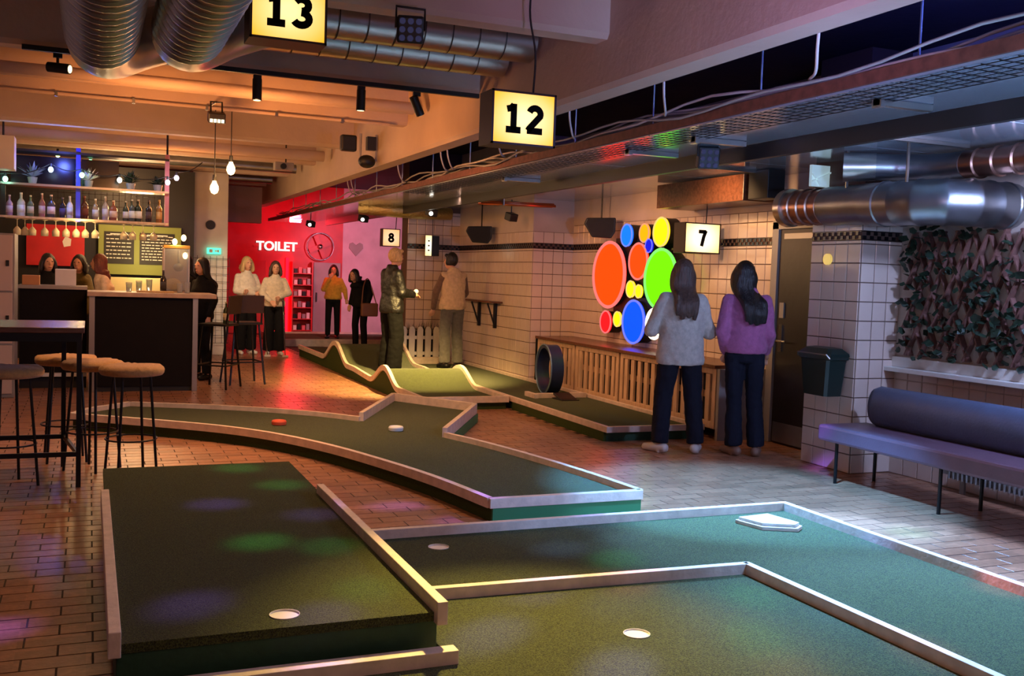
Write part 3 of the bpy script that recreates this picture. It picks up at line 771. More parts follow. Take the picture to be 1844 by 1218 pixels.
def digit(mb, ch, ox, h, y0, y1):
    """unit digit: height h, about .7h wide, centred on ox"""
    w = .235 * h; s = lambda pts: stroke(mb, [(ox + x * h, (z - .5) * h) for x, z in pts], w, y0, y1)
    if ch == '1': s([(.02, .06), (.02, 1.0)]); s([(-.24, .80), (-.08, .84), (.02, .95)]); s([(-.27, .075), (.30, .075)])
    if ch == '2': s(arc(0, .70, .22, .21, 165, -20, 12) + [(-.22, .16), (-.26, .09)]); s([(-.30, .09), (.30, .09)])
    if ch == '3': s(arc(-.02, .72, .22, .19, 150, -85, 12)); s(arc(-.02, .29, .25, .20, 92, -155, 14))
    if ch == '7': s([(-.30, .91), (.24, .91)]); s([(.23, .98), (.08, .6), (-.06, .0)])
    if ch == '8': s(arc(0, .73, .19, .17, 0, 372, 20)); s(arc(0, .29, .23, .20, 0, 372, 20))
def sign_face_mat(name, edge, centre, e0):
    m = bpy.data.materials.new(name); m.use_nodes = True; nt = m.node_tree; b = nt.nodes['Principled BSDF']
    tc = nt.nodes.new('ShaderNodeTexCoord'); mp = nt.nodes.new('ShaderNodeMapping')
    mp.inputs['Scale'].default_value = (4.2, 0.0, 5.0)
    gr = nt.nodes.new('ShaderNodeTexGradient'); gr.gradient_type = 'SPHERICAL'
    r = nt.nodes.new('ShaderNodeValToRGB'); r.color_ramp.elements[0].color = (*edge, 1); r.color_ramp.elements[1].color = (*centre, 1); r.color_ramp.elements[1].position = .85
    nt.links.new(tc.outputs['Object'], mp.inputs[0]); nt.links.new(mp.outputs[0], gr.inputs[0]); nt.links.new(gr.outputs[0], r.inputs[0])
    nt.links.new(r.outputs[0], b.inputs['Emission Color']); b.inputs['Emission Strength'].default_value = e0
    nt.links.new(r.outputs[0], b.inputs['Base Color']); b.inputs['Roughness'].default_value = .4
    return m
sign_brown = mat('dark_brown_housing', srgb(46, 30, 24), .5)
def number_sign(num, x0, x1, y, z0, z1, label, face, depth=.19, top=3.0, cable=True, dark=None):
    cx, cz = (x0 + x1) / 2, (z0 + z1) / 2; w, h = x1 - x0, z1 - z0
    t = thing('number_sign', label, 'sign', (cx, y, cz), 0, 'lit number boxes')
    hs = MB().box(-w / 2, w / 2, 0, depth, -h / 2, h / 2)
    hs.box(-w / 2, w / 2, -.012, 0, -h / 2, -h / 2 + .012).box(-w / 2, w / 2, -.012, 0, h / 2 - .012, h / 2).box(-w / 2, -w / 2 + .012, -.012, 0, -h / 2, h / 2).box(w / 2 - .012, w / 2, -.012, 0, -h / 2, h / 2)
    hs.build('housing', sign_brown, t)
    MB().box(-w / 2 + .012, w / 2 - .012, -.006, .01, -h / 2 + .012, h / 2 - .012).build('lit_face', face, t, label='glowing yellow front panel')
    d = MB(); H = h * .52
    if len(num) == 2:
        digit(d, num[0], -  .068 * w / .4, H, -.010, -.005); digit(d, num[1],   .068 * w / .4, H, -.010, -.005)
    else: digit(d, num, 0.0, H, -.010, -.005)
    d.build('numeral', dark or mat('numeral_black', (.006, .006, .006), 1.0, spec=0), t, label='black number ' + num)
    if cable:
        MB().tube(spline([(.09, .08, h / 2), (.10, .09, h / 2 + .25), (.06, .10, h / 2 + .5), (.09, .1, top - cz)], 6), .006, 6).build('cable', M['dcable'], t)
    return t
F1 = sign_face_mat('sign_face_yellow', (1.0, .50, .03), (1.0, .90, .40), 1.0)
number_sign('12', 2.12, 2.525, 5.44, 2.215, 2.525, 'lit yellow box sign reading 12 under the long beam', F1, top=3.38)
number_sign('13', .74, 1.135, 5.33, 2.625, 2.935, 'lit yellow box sign reading 13 beside the spiral ducts', F1, top=3.37)
F2 = sign_face_mat('sign_face_cream', (1.0, .72, .22), (1.0, .95, .75), 1.15)
number_sign('7', 5.36, 5.775, 8.45, 1.745, 2.045, 'lit cream box sign reading 7 above the two women', F2, top=2.215)
F3 = sign_face_mat('sign_face_orange', (1.0, .42, .10), (1.0, .75, .45), .8)
number_sign('8', 3.93, 4.20, 14.30, 1.83, 2.09, 'lit orange box sign reading 8 above the far lane', F3, top=2.5, depth=.12)
# sign seen edge-on near the end wall
t = thing('number_sign', 'box sign turned edge-on by the brown end wall', 'sign', (4.70, 14.3, 1.87), 0, 'lit number boxes')
MB().box(-.01, .11, 0, .30, -.15, .15).build('housing', M['blackplastic'], t); MB().box(-.10, -.01, 0, .02, -.15, .15).build('lit_face', F2, t)
m = MB()
for k in range(3): m.obox((-.055, -.004, .07 - .07 * k), (.025, .008, .02))
m.build('numeral', M['blackplastic'], t)
MB().cyl((.05, .15, .15), (.05, .15, 1.44), .005, n=6).build('cable', M['dcable'], t)

# ------------------------------------------------------------------ spiral ducts
def ribbed_duct(mb, pts, r, pitch=.055, n=24, ridge=.012):
    P = [Vector(p) for p in pts]; out = []; rr = []
    seg = [0]
    for i in range(1, len(P)): seg.append(seg[-1] + (P[i] - P[i - 1]).length)
    L = seg[-1]; s = 0.0
    def at(s):
        for i in range(1, len(P)):
            if s <= seg[i] or i == len(P) - 1:
                t = (s - seg[i - 1]) / max(1e-6, seg[i] - seg[i - 1]); return P[i - 1].lerp(P[i], min(1, max(0, t)))
    while s < L:
        for ds, e in ((0, 0), (pitch * .80, 0), (pitch * .86, ridge), (pitch * .94, ridge)):
            if s + ds <= L: out.append(at(s + ds)); rr.append(r + e)
        s += pitch
    out.append(P[-1]); rr.append(r)
    mb.tube(out, rr, n)
    return mb
GD = 'ventilation ducts'
def duct(label, run, elbow, back, r):
    t = thing('spiral_duct', label, 'duct', group=GD)
    ribbed_duct(MB(), run, r, .125, ridge=.014).build('ribbed_run', M['steel'], t, smooth='auto')
    MB().tube(elbow, r * .99, 24).build('elbow', M['steel_dull'], t, smooth='auto')
    cr = MB().tube(back, r * .8, 28).build('cross_run', M['steel_plain'], t, smooth='auto')
    for k in range(9):
        xx = back[1][0] + .12 + k * .2
        if xx < 2.9: MB().tube([(xx, back[1][1], back[1][2]), (xx + .008, back[1][1], back[1][2])], r * .8 + .004, 28, caps=False).build('seam', M['seam'], cr)
    rebase(t, run[-1])
duct('left big spiral duct coming over the bar side', [(.04, -.5, 2.75), (.055, 6.35, 2.75)],
     spline([(.055, 6.35, 2.75), (.06, 6.62, 2.755), (.13, 6.90, 2.80), (.30, 7.15, 2.92), (.60, 7.34, 3.07)], 4), [(.55, 7.32, 3.05), (1.0, 7.42, 3.16), (2.97, 7.42, 3.16)], .19)
duct('right big spiral duct beside the sign reading 13', [(.49, -.5, 2.75), (.495, 5.95, 2.75)],
     spline([(.495, 5.95, 2.75), (.50, 6.15, 2.755), (.58, 6.38, 2.80), (.76, 6.60, 2.93), (1.05, 6.78, 3.08)], 4), [(1.0, 6.76, 3.06), (1.4, 6.88, 3.17), (2.97, 6.88, 3.17)], .185)
t = thing('spiral_duct', 'large horizontal duct above the tiled pier', 'duct', group=GD)
ribbed_duct(MB(), [(5.28, 6.72, 2.09), (5.28, 6.25, 2.08)], .135, .11).build('ribbed_run', mat('copper_tinted_duct', srgb(170, 128, 112), .3, metal=1, var=.1), t, smooth='auto')
MB().tube([(5.28, 6.27, 2.08), (5.28, 5.80, 2.075)], .150, 28).build('sleeve', M['steel_dull'], t, smooth='auto')
ribbed_duct(MB(), [(5.28, 5.81, 2.07), (5.28, 5.42, 2.06)] + spline([(5.285, 5.36, 2.06), (5.33, 5.24, 2.06), (5.44, 5.165, 2.06), (5.60, 5.14, 2.06), (5.895, 5.14, 2.06)], 4), .158, .16, ridge=.008).build('wide_run', M['steel_dull'], t, smooth='auto')
MB().tube([(5.28, 6.78, 2.09), (5.28, 6.71, 2.09)], .155, 28).build('flange', M['steel'], t, smooth='auto')
MB().bar((5.2, 6.0, 2.2), (5.2, 6.0, 2.47), .02, .01).build('hanger', M['steel'], t); MB().bar((5.2, 5.4, 2.2), (5.2, 5.4, 2.47), .02, .01).build('hanger', M['steel'], t)
rebase(t, (5.28, 6, 2.08))
t = thing('spiral_duct', 'upper ribbed duct running along the bench wall', 'duct', group=GD)
ribbed_duct(MB(), [(5.62, 1.5, 2.34), (5.62, 5.30, 2.34)], .095, .16).build('ribbed_run', mat('copper_tinted_duct', srgb(170, 128, 112), .3), t, smooth='auto')
MB().tube(spline([(5.62, 5.28, 2.34), (5.61, 5.5, 2.34), (5.50, 5.70, 2.345), (5.32, 5.86, 2.35)], 5), [.097] * 16, 24).build('elbow', M['steel_dull'], t, smooth='auto')
MB().tube([(5.33, 5.85, 2.35), (5.16, 6.0, 2.35)], [.10, .108], 24).build('end_collar', M['steel'], t, smooth='auto')
rebase(t, (5.62, 4, 2.34))
o = MB().box(5.32, 5.56, 6.55, 6.58, 2.26, 2.43).bar((5.32, 6.54, 2.30), (5.56, 6.54, 2.40), .012).bar((5.32, 6.54, 2.36), (5.40, 6.54, 2.27), .012).build('vent_box', mat('pale_vent_panel', srgb(205, 215, 215), .5, emit=(.55, .8, .85), estr=.35))  # panel glows faintly to look bright, though it is no lamp
tag(o, 'pale square panel with crossing wires above the big duct', 'panel')

# ------------------------------------------------------------------ suspended ceiling assembly over the right aisle
t = thing('cable_tray', 'rust red cable tray hung along the long beam', 'tray')
MB().box(3.36, 3.372, -.8, 21.0, 2.412, 2.472).box(3.373, 3.55, -.8, 21.0, 2.425, 2.432).build('tray_lip', M['rust'], t)
for i in range(16):
    yy = 1.2 + i * 1.15
    MB().cyl((3.40, yy, 2.43), (3.40, yy, 3.3), .006, n=6).build('hanger_rod', M['steel_dull'], t)
cab = []
for k in range(5):
    pts = []; yy = -.5; ph = random.uniform(0, 6)
    while yy < 20:
        pts.append((3.36 + .03 * k + .02 * math.sin(yy * 2 + ph), yy, 2.505 + .035 * math.sin(yy * 1.7 + ph * 2) + .02 * math.sin(yy * 4.1 + ph))); yy += .28
    MB().tube(pts, .009, 5).build('cable', M['cable'] if k % 2 else M['grey'], t, smooth=True)
for yy in (3.9, 5.3, 6.6, 8.0, 9.3, 9.5, 11.0, 13.2, 13.4):
    MB().tube(spline([(3.17, yy, 2.75), (3.21, yy + .06, 2.60), (3.28, yy + .15, 2.51), (3.38, yy + .32, 2.51)], 5), .008, 5).build('cable_drop', M['cable'], t, smooth=True)
rebase(t, (3.45, 10, 2.5))
t = thing('ceiling_sheet', 'shiny metal ceiling sheets between the cable tray and the dark rail', 'ceiling panel')
for i in range(13):
    a = -.8 + i * 1.65
    MB().box(3.373, 4.115, a, a + 1.64, 2.40, 2.411).build('sheet', M['sheet'], t)
g_ = MB()
for i in range(100): yy = 2.5 + i * .09; g_.box(3.373, 3.70, yy, yy + .002, 2.390, 2.394)
for i in range(6): xx = 3.38 + i * .06; g_.box(xx, xx + .002, 2.5, 11.5, 2.386, 2.390)
o = g_.build('wire_mesh', M['black'], t); o['kind'] = 'stuff'
rebase(t, (3.7, 10, 2.40))
t = thing('ceiling_rail', 'dark steel rail below the shiny ceiling sheets', 'rail')
MB().box(4.117, 4.165, -.8, 19.0, 2.297, 2.40).build('web', M['blackplastic'], t)
rebase(t, (4.14, 9, 2.3))
t = thing('ceiling_sheet', 'shiny metal ceiling sheets between the dark rail and the tiled wall', 'ceiling panel')
for i in range(13):
    a = -.8 + i * 1.3
    MB().box(4.17, 5.86, a, a + 1.29, 2.465, 2.48).build('sheet', M['sheet'], t)
rebase(t, (5, 8, 2.5))
for i, (x0, x1, yy, z, lb) in enumerate([(3.60, 3.95, 3.95, 2.385, 'nearest one over the bench aisle'), (3.60, 4.0, 5.6, 2.385, 'behind the multi lens lamp'), (3.56, 3.98, 6.4, 2.385, 'above the disc reflections'), (3.62, 4.0, 8.9, 2.385, 'farthest one near the speaker')]):
    o = MB().box(x0, x1, yy, yy + .045, z - .02, z + .012).box(x0, x0 + .03, yy - .01, yy + .055, z - .03, z + .012).build('strip_lamp', M['steel'])
    tag(o, 'unlit slim strip lamp under the ceiling sheet, ' + lb, 'lamp', 'slim strip lamps')
for i, (x0, x1, yy, lb) in enumerate([(4.75, 5.55, 5.2, 'above the upper duct'), (4.6, 5.5, 7.4, 'above the big duct')]):
    o = MB().box(x0, x1, yy, yy + .04, 2.44, 2.464).build('strip_lamp', M['steel']); tag(o, 'unlit slim strip lamp right of the dark rail, ' + lb, 'lamp', 'slim strip lamps')
o = MB().box(5.42, 5.87, 7.60, 9.1, 2.21, 2.45).build('pipe_casing', M['darkwood'], bevel=.004); tag(o, 'brown boxed pipe casing high on the disc wall', 'casing')
o = MB().box(5.40, 5.58, 7.22, 7.50, 2.21, 2.46).build('box_speaker', M['blackplastic'], bevel=.006); tag(o, 'black box loudspeaker beside the brown casing', 'speaker')
# wrapped pipes and clutter at the far end of the aisle
t = thing('lagged_pipe', 'foil wrapped pipe under the far aisle ceiling', 'pipe')
MB().tube([(3.55, 14.2, 2.36), (4.1, 14.0, 2.34), (4.9, 14.1, 2.34)], [.09, .10, .09], 14).build('foil', mat('foil_wrap', srgb(190, 176, 120), .35, metal=.9, bump=.8, bscale=30), t, smooth=True)
rebase(t, (4.2, 14, 2.35))
t = thing('copper_pipe', 'bundle of copper pipes across the aisle near the speaker', 'pipe')
for k in range(4): MB().cyl((4.35, 11.4 + .05 * k, 2.33 + .02 * (k % 2)), (5.25, 11.2 + .05 * k, 2.33 + .02 * (k % 2)), .016, n=8).build('pipe', mat('copper', srgb(190, 110, 80), .3, metal=1), t, smooth=True)
MB().box(4.6, 4.615, 11.3, 11.6, 2.31, 2.468).build('hanger', M['steel_dull'], t)
rebase(t, (4.8, 11.3, 2.33))

# ------------------------------------------------------------------ lamps hung from the ceiling
def par_lamp(name_label, loc, aim, rows=3, cols=3, size=.15):
    t = thing('multi_lens_lamp', name_label, 'lamp', loc)
    R = (Vector(aim) - Vector(loc)).to_track_quat('Y', 'Z').to_matrix()
    b = MB().obox((0, 0, 0), (size, size * .55, size), R); b.build('body', M['blackplastic'], t, bevel=.012)
    for i in range(rows):
        for j in range(cols):
            c = R @ Vector(((j - (cols - 1) / 2) * size / cols * .92, size * .28, (i - (rows - 1) / 2) * size / rows * .92))
            n = R @ Vector((0, 1, 0))
            MB().tube([c, c + n * .012], [size / cols * .36, size / cols * .30], 12).build('lens', M['lens'], t, smooth='auto')
    y_ = MB().tube([(-size * .56, 0, 0), (-size * .56, 0, size * .8), (size * .56, 0, size * .8), (size * .56, 0, 0)], .008, 6); y_.build('bracket', M['black'], t)
    return t
par_lamp('black lamp with nine lenses below the second joist', (1.665, 5.58, 2.83), (1.2, 3.8, 2.3), size=.15)
par_lamp('black lamp with nine lenses hung from the dark rail', (3.95, 5.97, 2.325), (3.1, 3.6, 1.5), size=.15)
t = thing('flood_lamp', 'small black flood lamp with lit rows on the fourth joist', 'lamp', (1.05, 9.55, 2.78))
MB().obox((0, 0, .02), (.15, .12, .09), Euler((.3, 0, 0))).build('body', M['black'], t, bevel=.008)
MB().tube([(-.05, 0, .05), (-.05, .02, .16), (.05, .02, .16), (.05, 0, .05)], .01, 6).tube([(0, .02, .16), (0, .25, .178), (0, .53, .195)], .01, 6).build('bracket', M['black'], t)
for k in range(4): MB().obox((-.05 + .033 * k, -.062, -.02), (.025, .01, .03), Euler((.3, 0, 0))).build('lens', glow('warm_led', (1, .8, .5), 2.0), t)
# track with spots
t = thing('lighting_track', 'black lighting track fixed below the third joist', 'track')
MB().box(-.45, 2.98, 7.93, 7.965, 2.925, 2.96).build('rail', M['blackplastic'], t)
rebase(t, (1.6, 7.94, 2.94))
def track_spot(x, y, z, lab, d):
    t = thing('track_spot', lab, 'lamp', (x, y, z), 0, 'black track spots')
    MB().box(-.03, .03, -.015, .015, 0, .03).cyl((0, 0, 0), (0, 0, -.05), .01, n=8).build('stem', M['blackplastic'], t)
    d = Vector(d).normalized(); c = Vector((0, 0, -.07))
    MB().cyl(c - d * .07, c + d * .09, .036, n=16).build('can', M['blackplastic'], t, smooth='auto')
    MB().cyl(c + d * .088, c + d * .092, .028, n=16).build('lens', glow('spot_lens', (1, .7, .35), 3.0), t)
track_spot(1.17, 7.945, 2.89, 'vertical black track spot nearest the sign reading 13', (0, 0, -1))
track_spot(1.98, 7.945, 2.89, 'vertical black track spot in the middle of the track', (0, .05, -1))
track_spot(2.44, 7.945, 2.89, 'tilted black track spot beside the sign reading 12', (.45, .2, -.8))
track_spot(-.22, 7.945, 2.89, 'black spot on the joist left of the spiral ducts', (1, -.5, -.1))
# clear bulbs on cables
bulbm = glow('filament_bulb', (1.0, .60, .22), 9.0)
for (x, y, z, zt, lb) in [(1.365, 11.0, 2.50, 3.385, 'higher hanging bare bulb right of the flood lamp'), (1.20, 11.0, 2.29, 3.385, 'lower hanging bare bulb below the flood lamp')]:
    t = thing('pendant_bulb', lb, 'lamp', (x, y, z), 0, 'bare pendant bulbs')
    MB().lathe([(.0001, -.085), (.03, -.07), (.045, -.035), (.042, 0), (.022, .04), (.018, .06)], 18).build('bulb', bulbm, t, smooth=True)
    MB().cyl((0, 0, .055), (0, 0, .12), .022, .018, n=12).build('socket', M['blackplastic'], t)
    MB().cyl((0, 0, .12), (0, 0, zt - z), .005, n=6).build('cable', M['dcable'], t)
    lamp('pendant_light', 'POINT', (x, y - .1, z), 9, (1.0, .5, .18), size=.05)
# pipes under the joists
t = thing('ceiling_pipe', 'pair of cream pipes hung below the third and fourth joists', 'pipe')
for k, (yy, r) in enumerate([(9.35, .05), (9.55, .035)]): MB().cyl((-1.8, yy, 3.03), (2.9, yy, 3.03), r, n=14).build('pipe', M['concrete'], t, smooth='auto')
rebase(t, (.5, 9.4, 3.03))
t = thing('ceiling_pipe', 'slim pipe strapped below the fourth joist', 'pipe'); MB().cyl((-1.8, 10.02, 2.95), (2.8, 10.02, 2.95), .016, n=10).build('pipe', M['concrete'], t, smooth='auto')
for k in range(7): MB().box(-1.6 + k * .65, -1.575 + k * .65, 10.0, 10.04, 2.925, 2.97).build('strap', M['steel_dull'], t)
rebase(t, (.5, 10, 2.95))
for i, (yy, lb) in enumerate([(13.6, 'dark pipe run between the fifth and sixth joists'), (15.6, 'dark pipe run between the sixth and seventh joists'), (17.8, 'dark pipe run beyond the seventh joist')]):
    o = MB().cyl((-1.8, yy, 2.98), (2.9, yy, 2.98), .07, n=14).build('ceiling_pipe', M['concrete'] if i == 0 else M['steel_dull'], smooth='auto'); tag(o, lb, 'pipe')
# cluster with two stage lamps on the long beam
t = thing('stage_lamp', 'stage lamp pair in a bracket on the long beam', 'lamp', (2.85, 11.2, 2.85))
MB().box(-.28, -.10, -.05, .05, -.06, .12).build('body', M['blackplastic'], t, bevel=.02)
MB().tube([(-.05, 0, .15), (-.05, 0, -.14), (.13, 0, -.14), (.13, 0, .15)], .014, 6).build('frame', M['grey'], t)
MB().ell((.02, -.02, -.16), (.10, .08, .075)).build('head', M['blackplastic'], t, smooth=True); MB().box(.02, .12, -.04, .04, -.03, .12).build('driver_box', M['blackplastic'], t)
t = thing('stage_lamp', 'small projector on a shelf by the sixth joist', 'lamp', (2.5, 14.2, 2.86))
MB().box(-.16, .10, -.08, .08, -.05, .06).build('body', M['grey'], t, bevel=.01); MB().cyl((-.05, -.08, 0), (-.05, -.13, 0), .04, n=14).build('lens', M['blackplastic'], t); MB().cyl((0, 0, .06), (0, 0, .525), .01, n=6).build('stem', M['black'], t)
# small lamps hanging along the aisle
for i, (x, y, z, lb) in enumerate([(5.0, 12.0, 2.22, 'small black box lamp near the copper pipes'), (4.25, 13.0, 2.28, 'small black box lamp with white light above the man in black'), (3.95, 15.5, 2.28, 'small black box lamp below the foil pipe'), (3.55, 17.6, 2.25, 'small black box lamp by the toilet corner')]):
    t = thing('box_lamp', lb, 'lamp', (x, y, z), 0, 'small aisle lamps')
    MB().obox((0, 0, 0), (.13, .12, .10), Euler((.3, 0, .3))).build('body', M['blackplastic'], t, bevel=.01); MB().cyl((0, 0, .04), (0, 0, .22), .008, n=6).build('stem', M['black'], t)
    if i: MB().ell((-.03, -.07, -.02), .028, n=10, k=6).build('lens', glow('white_led', (1, .9, .8), 7.0), t)
# wall speakers
def speaker(x, y, z, lb, rz):
    t = thing('wall_speaker', lb, 'speaker', (x, y, z), rz, 'angled wall speakers')
    pr = [(-.20, .03), (-.10, -.13), (.13, -.14), (.18, -.06), (.18, .11), (-.17, .10)]; n = len(pr)
    m = MB(); m.add([(x, -.11, z) for x, z in pr] + [(x * .8, .11, z * .8 + .02) for x, z in pr], [tuple(range(n)), tuple(range(2 * n - 1, n - 1, -1))] + [(i, (i + 1) % n, n + (i + 1) % n, n + i) for i in range(n)])
    m.build('cabinet', M['blackplastic'], t, bevel=.015)
    m = MB(); m.add([(x * .88, -.113, z * .88) for x, z in pr], [tuple(range(n))]); m.build('grille', mat('speaker_grille', srgb(30, 28, 32), .8, bump=.6, bscale=200), t)
    MB().cyl((0, .08, .10), (0, .08, .45), .01, n=6).build('hanger', M['black'], t)
    t.rotation_euler = (math.radians(0), 0, rz)
speaker(5.62, 10.70, 2.08, 'black angled speaker on the wall above the orange disc', math.radians(-30))
speaker(5.10, 13.35, 2.04, 'black angled speaker on the wall above the folding shelf', math.radians(-30))
# ------------------------------------------------------------------ bench
t = thing('bench', 'long upholstered bench with mauve seat and slate back roll', 'bench', (5.3, 4.0, 0))
YN, YF = 1.4, 6.0
MB().box(-.25, .22, YN - 4, YF - 4, .31, .43).build('seat', M['bench_seat'], t, bevel=.02)
bk = MB(); prof = [(.16 + .085 * math.cos(a), .575 + .155 * math.sin(a)) for a in [2 * PI * i / 20 for i in range(20)]]
vs = []; ringys = [(YF - 4 - .10, .0), (YF - 4 - .108, .5), (YF - 4 - .14, .86), (YF - 4 - .20, 1.0), (YN - 4 + .1, 1.0)]
for yy, s in ringys: vs += [(.16 + (x - .16) * max(s, .02), yy, .575 + (z - .575) * max(s, .02)) for x, z in prof]
fs = [(i * 20 + j, i * 20 + (j + 1) % 20, (i + 1) * 20 + (j + 1) % 20, (i + 1) * 20 + j) for i in range(4) for j in range(20)]
bk.add(vs, fs); bk.build('back_roll', M['bench_back'], t, smooth=True)
for yy in (5.86, 4.87, 3.9, 2.9):
    for xx in (-.18, .19): MB().cyl((xx, yy - 4, 0), (xx, yy - 4, .31), .013, n=10).build('leg', M['black'], t, smooth='auto')
MB().bar((.1, YN - 4 + .2, .305), (.1, YF - 4 - .2, .305), .03, .02).build('under_rail', M['black'], t)
# heating pipe under the ledge, low on the wall
t = thing('radiator', 'low finned radiator under the bench', 'radiator', (5.82, 4.2, 0))
MB().box(-.03, .0, -1.2, 1.3, .12, .18).build('core', M['grey'], t)
fin = MB().box(-.06, .04, -.004, .004, .10, .20).mesh('fin', M['grey'])
for k in range(60): link('fin', fin, t, (0, -1.15 + k * .04, 0))
MB().box(-.02, .0, -1.1, -1.06, 0, .12).box(-.02, 0, 1.1, 1.14, 0, .12).build('foot', M['grey'], t)
# waste bin
t = thing('waste_bin', 'dark green tapered waste bin hung on the tiled pier', 'bin', (5.385, 6.37, .60))
m = MB(); n = 4
def ringrect(a, b, z, r=.02): return [(-a, -b + r, z), (-a + r, -b, z), (a - r, -b, z), (a, -b + r, z), (a, b - r, z), (a - r, b, z), (-a + r, b, z), (-a, b - r, z)]
lv = [(.085, .14, 0), (.098, .165, .26), (.10, .17, .285), (.108, .185, .29), (.108, .185, .315)]
vs = []
for a, b_, z in lv: vs += ringrect(a, b_, z)
fs = [(i * 8 + j, i * 8 + (j + 1) % 8, (i + 1) * 8 + (j + 1) % 8, (i + 1) * 8 + j) for i in range(4) for j in range(8)] + [tuple(range(7, -1, -1))]
m.add(vs, fs); m.build('bucket', M['bin'], t)
vs = []
for a, b_, z in [(.112, .19, .315), (.11, .186, .335), (.07, .15, .375), (.03, .10, .385)]: vs += ringrect(a, b_, z)
m = MB(); m.add(vs, [(i * 8 + j, i * 8 + (j + 1) % 8, (i + 1) * 8 + (j + 1) % 8, (i + 1) * 8 + j) for i in range(3) for j in range(8)] + [tuple(range(24, 32))]); m.build('lid', M['bin'], t)
MB().tube([(-.10, -.19, .30), (-.118, -.17, .33), (-.12, .17, .33), (-.10, .19, .30)], .006, 6).build('rim_highlight', M['alu'], t)
# amber reflection on the pier, put in as a glowing disc
o = MB().tube([(5.492, 6.50, 1.68), (5.47, 6.50, 1.68)], .045, 20).build('pier_reflection', mat('amber_reflection', srgb(220, 180, 70), .2, emit=(1, .7, .2), estr=.5), smooth='auto'); tag(o, 'round amber reflection painted on the tiled pier', 'light')
# ------------------------------------------------------------------ trellis with ivy
t = thing('trellis', 'brown expanding trellis panel on the wall above the bench', 'trellis')
ty0, ty1, tz0, tz1 = 2.2, 6.02, .95, 1.90
H = tz1 - tz0; dy = .45; step = .14
for sgn, xx in ((1, XW3 - .030), (-1, XW3 - .046)):
    yy = ty0 - dy; shared = None
    while yy < ty1:
        u0 = max(0, (ty0 - yy) / dy); u1 = min(1, (ty1 - yy) / dy)
        if u1 - u0 > .08:
            f = lambda u: Vector((xx, yy + dy * u, tz0 + H * u if sgn > 0 else tz1 - H * u))
            p, q = f(u0), f(u1); c = (p + q) / 2
            if u0 == 0 and u1 == 1:
                shared = shared or MB().bar(p - c, q - c, .012, .050, up=(1, 0, 0)).mesh('slat', M['trellis'])
                link('slat', shared, t, c)
            else: MB().bar(p, q, .012, .050, up=(1, 0, 0)).build('slat', M['trellis'], t)
        yy += step
iv = MB()
for k in range(1150):
    yy = random.uniform(ty0, ty1 + .03); zz = random.uniform(tz0 - .02, tz1 + .03)
    dens = .5 + .5 * math.sin(yy * 3.1 + 1) * math.cos(zz * 4 + yy)
    if yy > 5.0: dens += .35
    else: dens -= .22
    if random.random() > dens: continue
    s = random.uniform(.022, .05); R = Euler((random.uniform(-1, 1), random.uniform(-1.2, 1.2), random.uniform(0, 6))).to_matrix()
    c = Vector((XW3 - .065 - random.uniform(0, .05), yy, zz))
    pts = [(0, -s, 0), (s * .8, -s * .2, .005), (s * .5, s * .7, 0), (0, s, .006), (-s * .5, s * .7, 0), (-s * .8, -s * .2, .005)]
    iv.add([c + R @ Vector(p) for p in pts], [(0, 1, 2, 3, 4, 5)])
rebase(t, (5.84, 4.2, .95))
o = iv.build('ivy', M['leaf']); o['kind'] = 'stuff'; tag(o, 'dark ivy leaves woven through the brown trellis', 'ivy')
# folding shelf on the stepped wall
t = thing('wall_shelf', 'narrow dark wall shelf on two black brackets', 'shelf')
MB().box(XW1 - .17, XW1 - .010, 12.9, 14.2, 1.075, 1.10).build('board', M['darkwood'], t, bevel=.003)
for yy in (13.12, 13.75): MB().box(XW1 - .05, XW1 - .010, yy - .025, yy + .025, .72, 1.075).bar((XW1 - .03, yy, .74), (XW1 - .15, yy, 1.07), .02).build('bracket', M['black'], t)
rebase(t, (5.2, 13.5, 1.07))
o = MB().box(5.60, 5.63, YST - .03, YST - .01, .10, .66).build('wall_strip', M['blackplastic']); o.location = (-.22, 0, 0); tag(o, 'upright black strip fixed low on the stepped wall', 'strip')

# ------------------------------------------------------------------ high table and stools at the left
t = thing('bar_table', 'high table with dark wooden top and black steel frame', 'table', (-.6, 7.3, 0))
MB().box(-.62, .575, -.36, .50, .995, 1.03).build('top', M['darkwood'], t, bevel=.004)
MB().box(-.60, .56, -.345, -.315, .94, .995).box(-.60, .56, .45, .48, .94, .995).box(-.60, -.57, -.3, .45, .94, .995).box(.53, .56, -.3, .45, .94, .995).build('apron', M['black'], t)
for xx in (-.585, .545):
    for yy in (-.33, .40):
        if yy > 0 and xx > 0: xx = .44
        pass; MB().box(xx - .015, xx + .015, yy - .015, yy + .015, 0, .94).build('leg', M['black'], t)
MB().box(-.57, .53, -.34, -.32, .20, .23).box(-.57, .43, .39, .41, .20, .23).box(-.575, -.555, -.31, .39, .2, .23).bar((.54, -.31, .215), (.445, .39, .215), .02, .03).build('stretcher', M['black'], t)
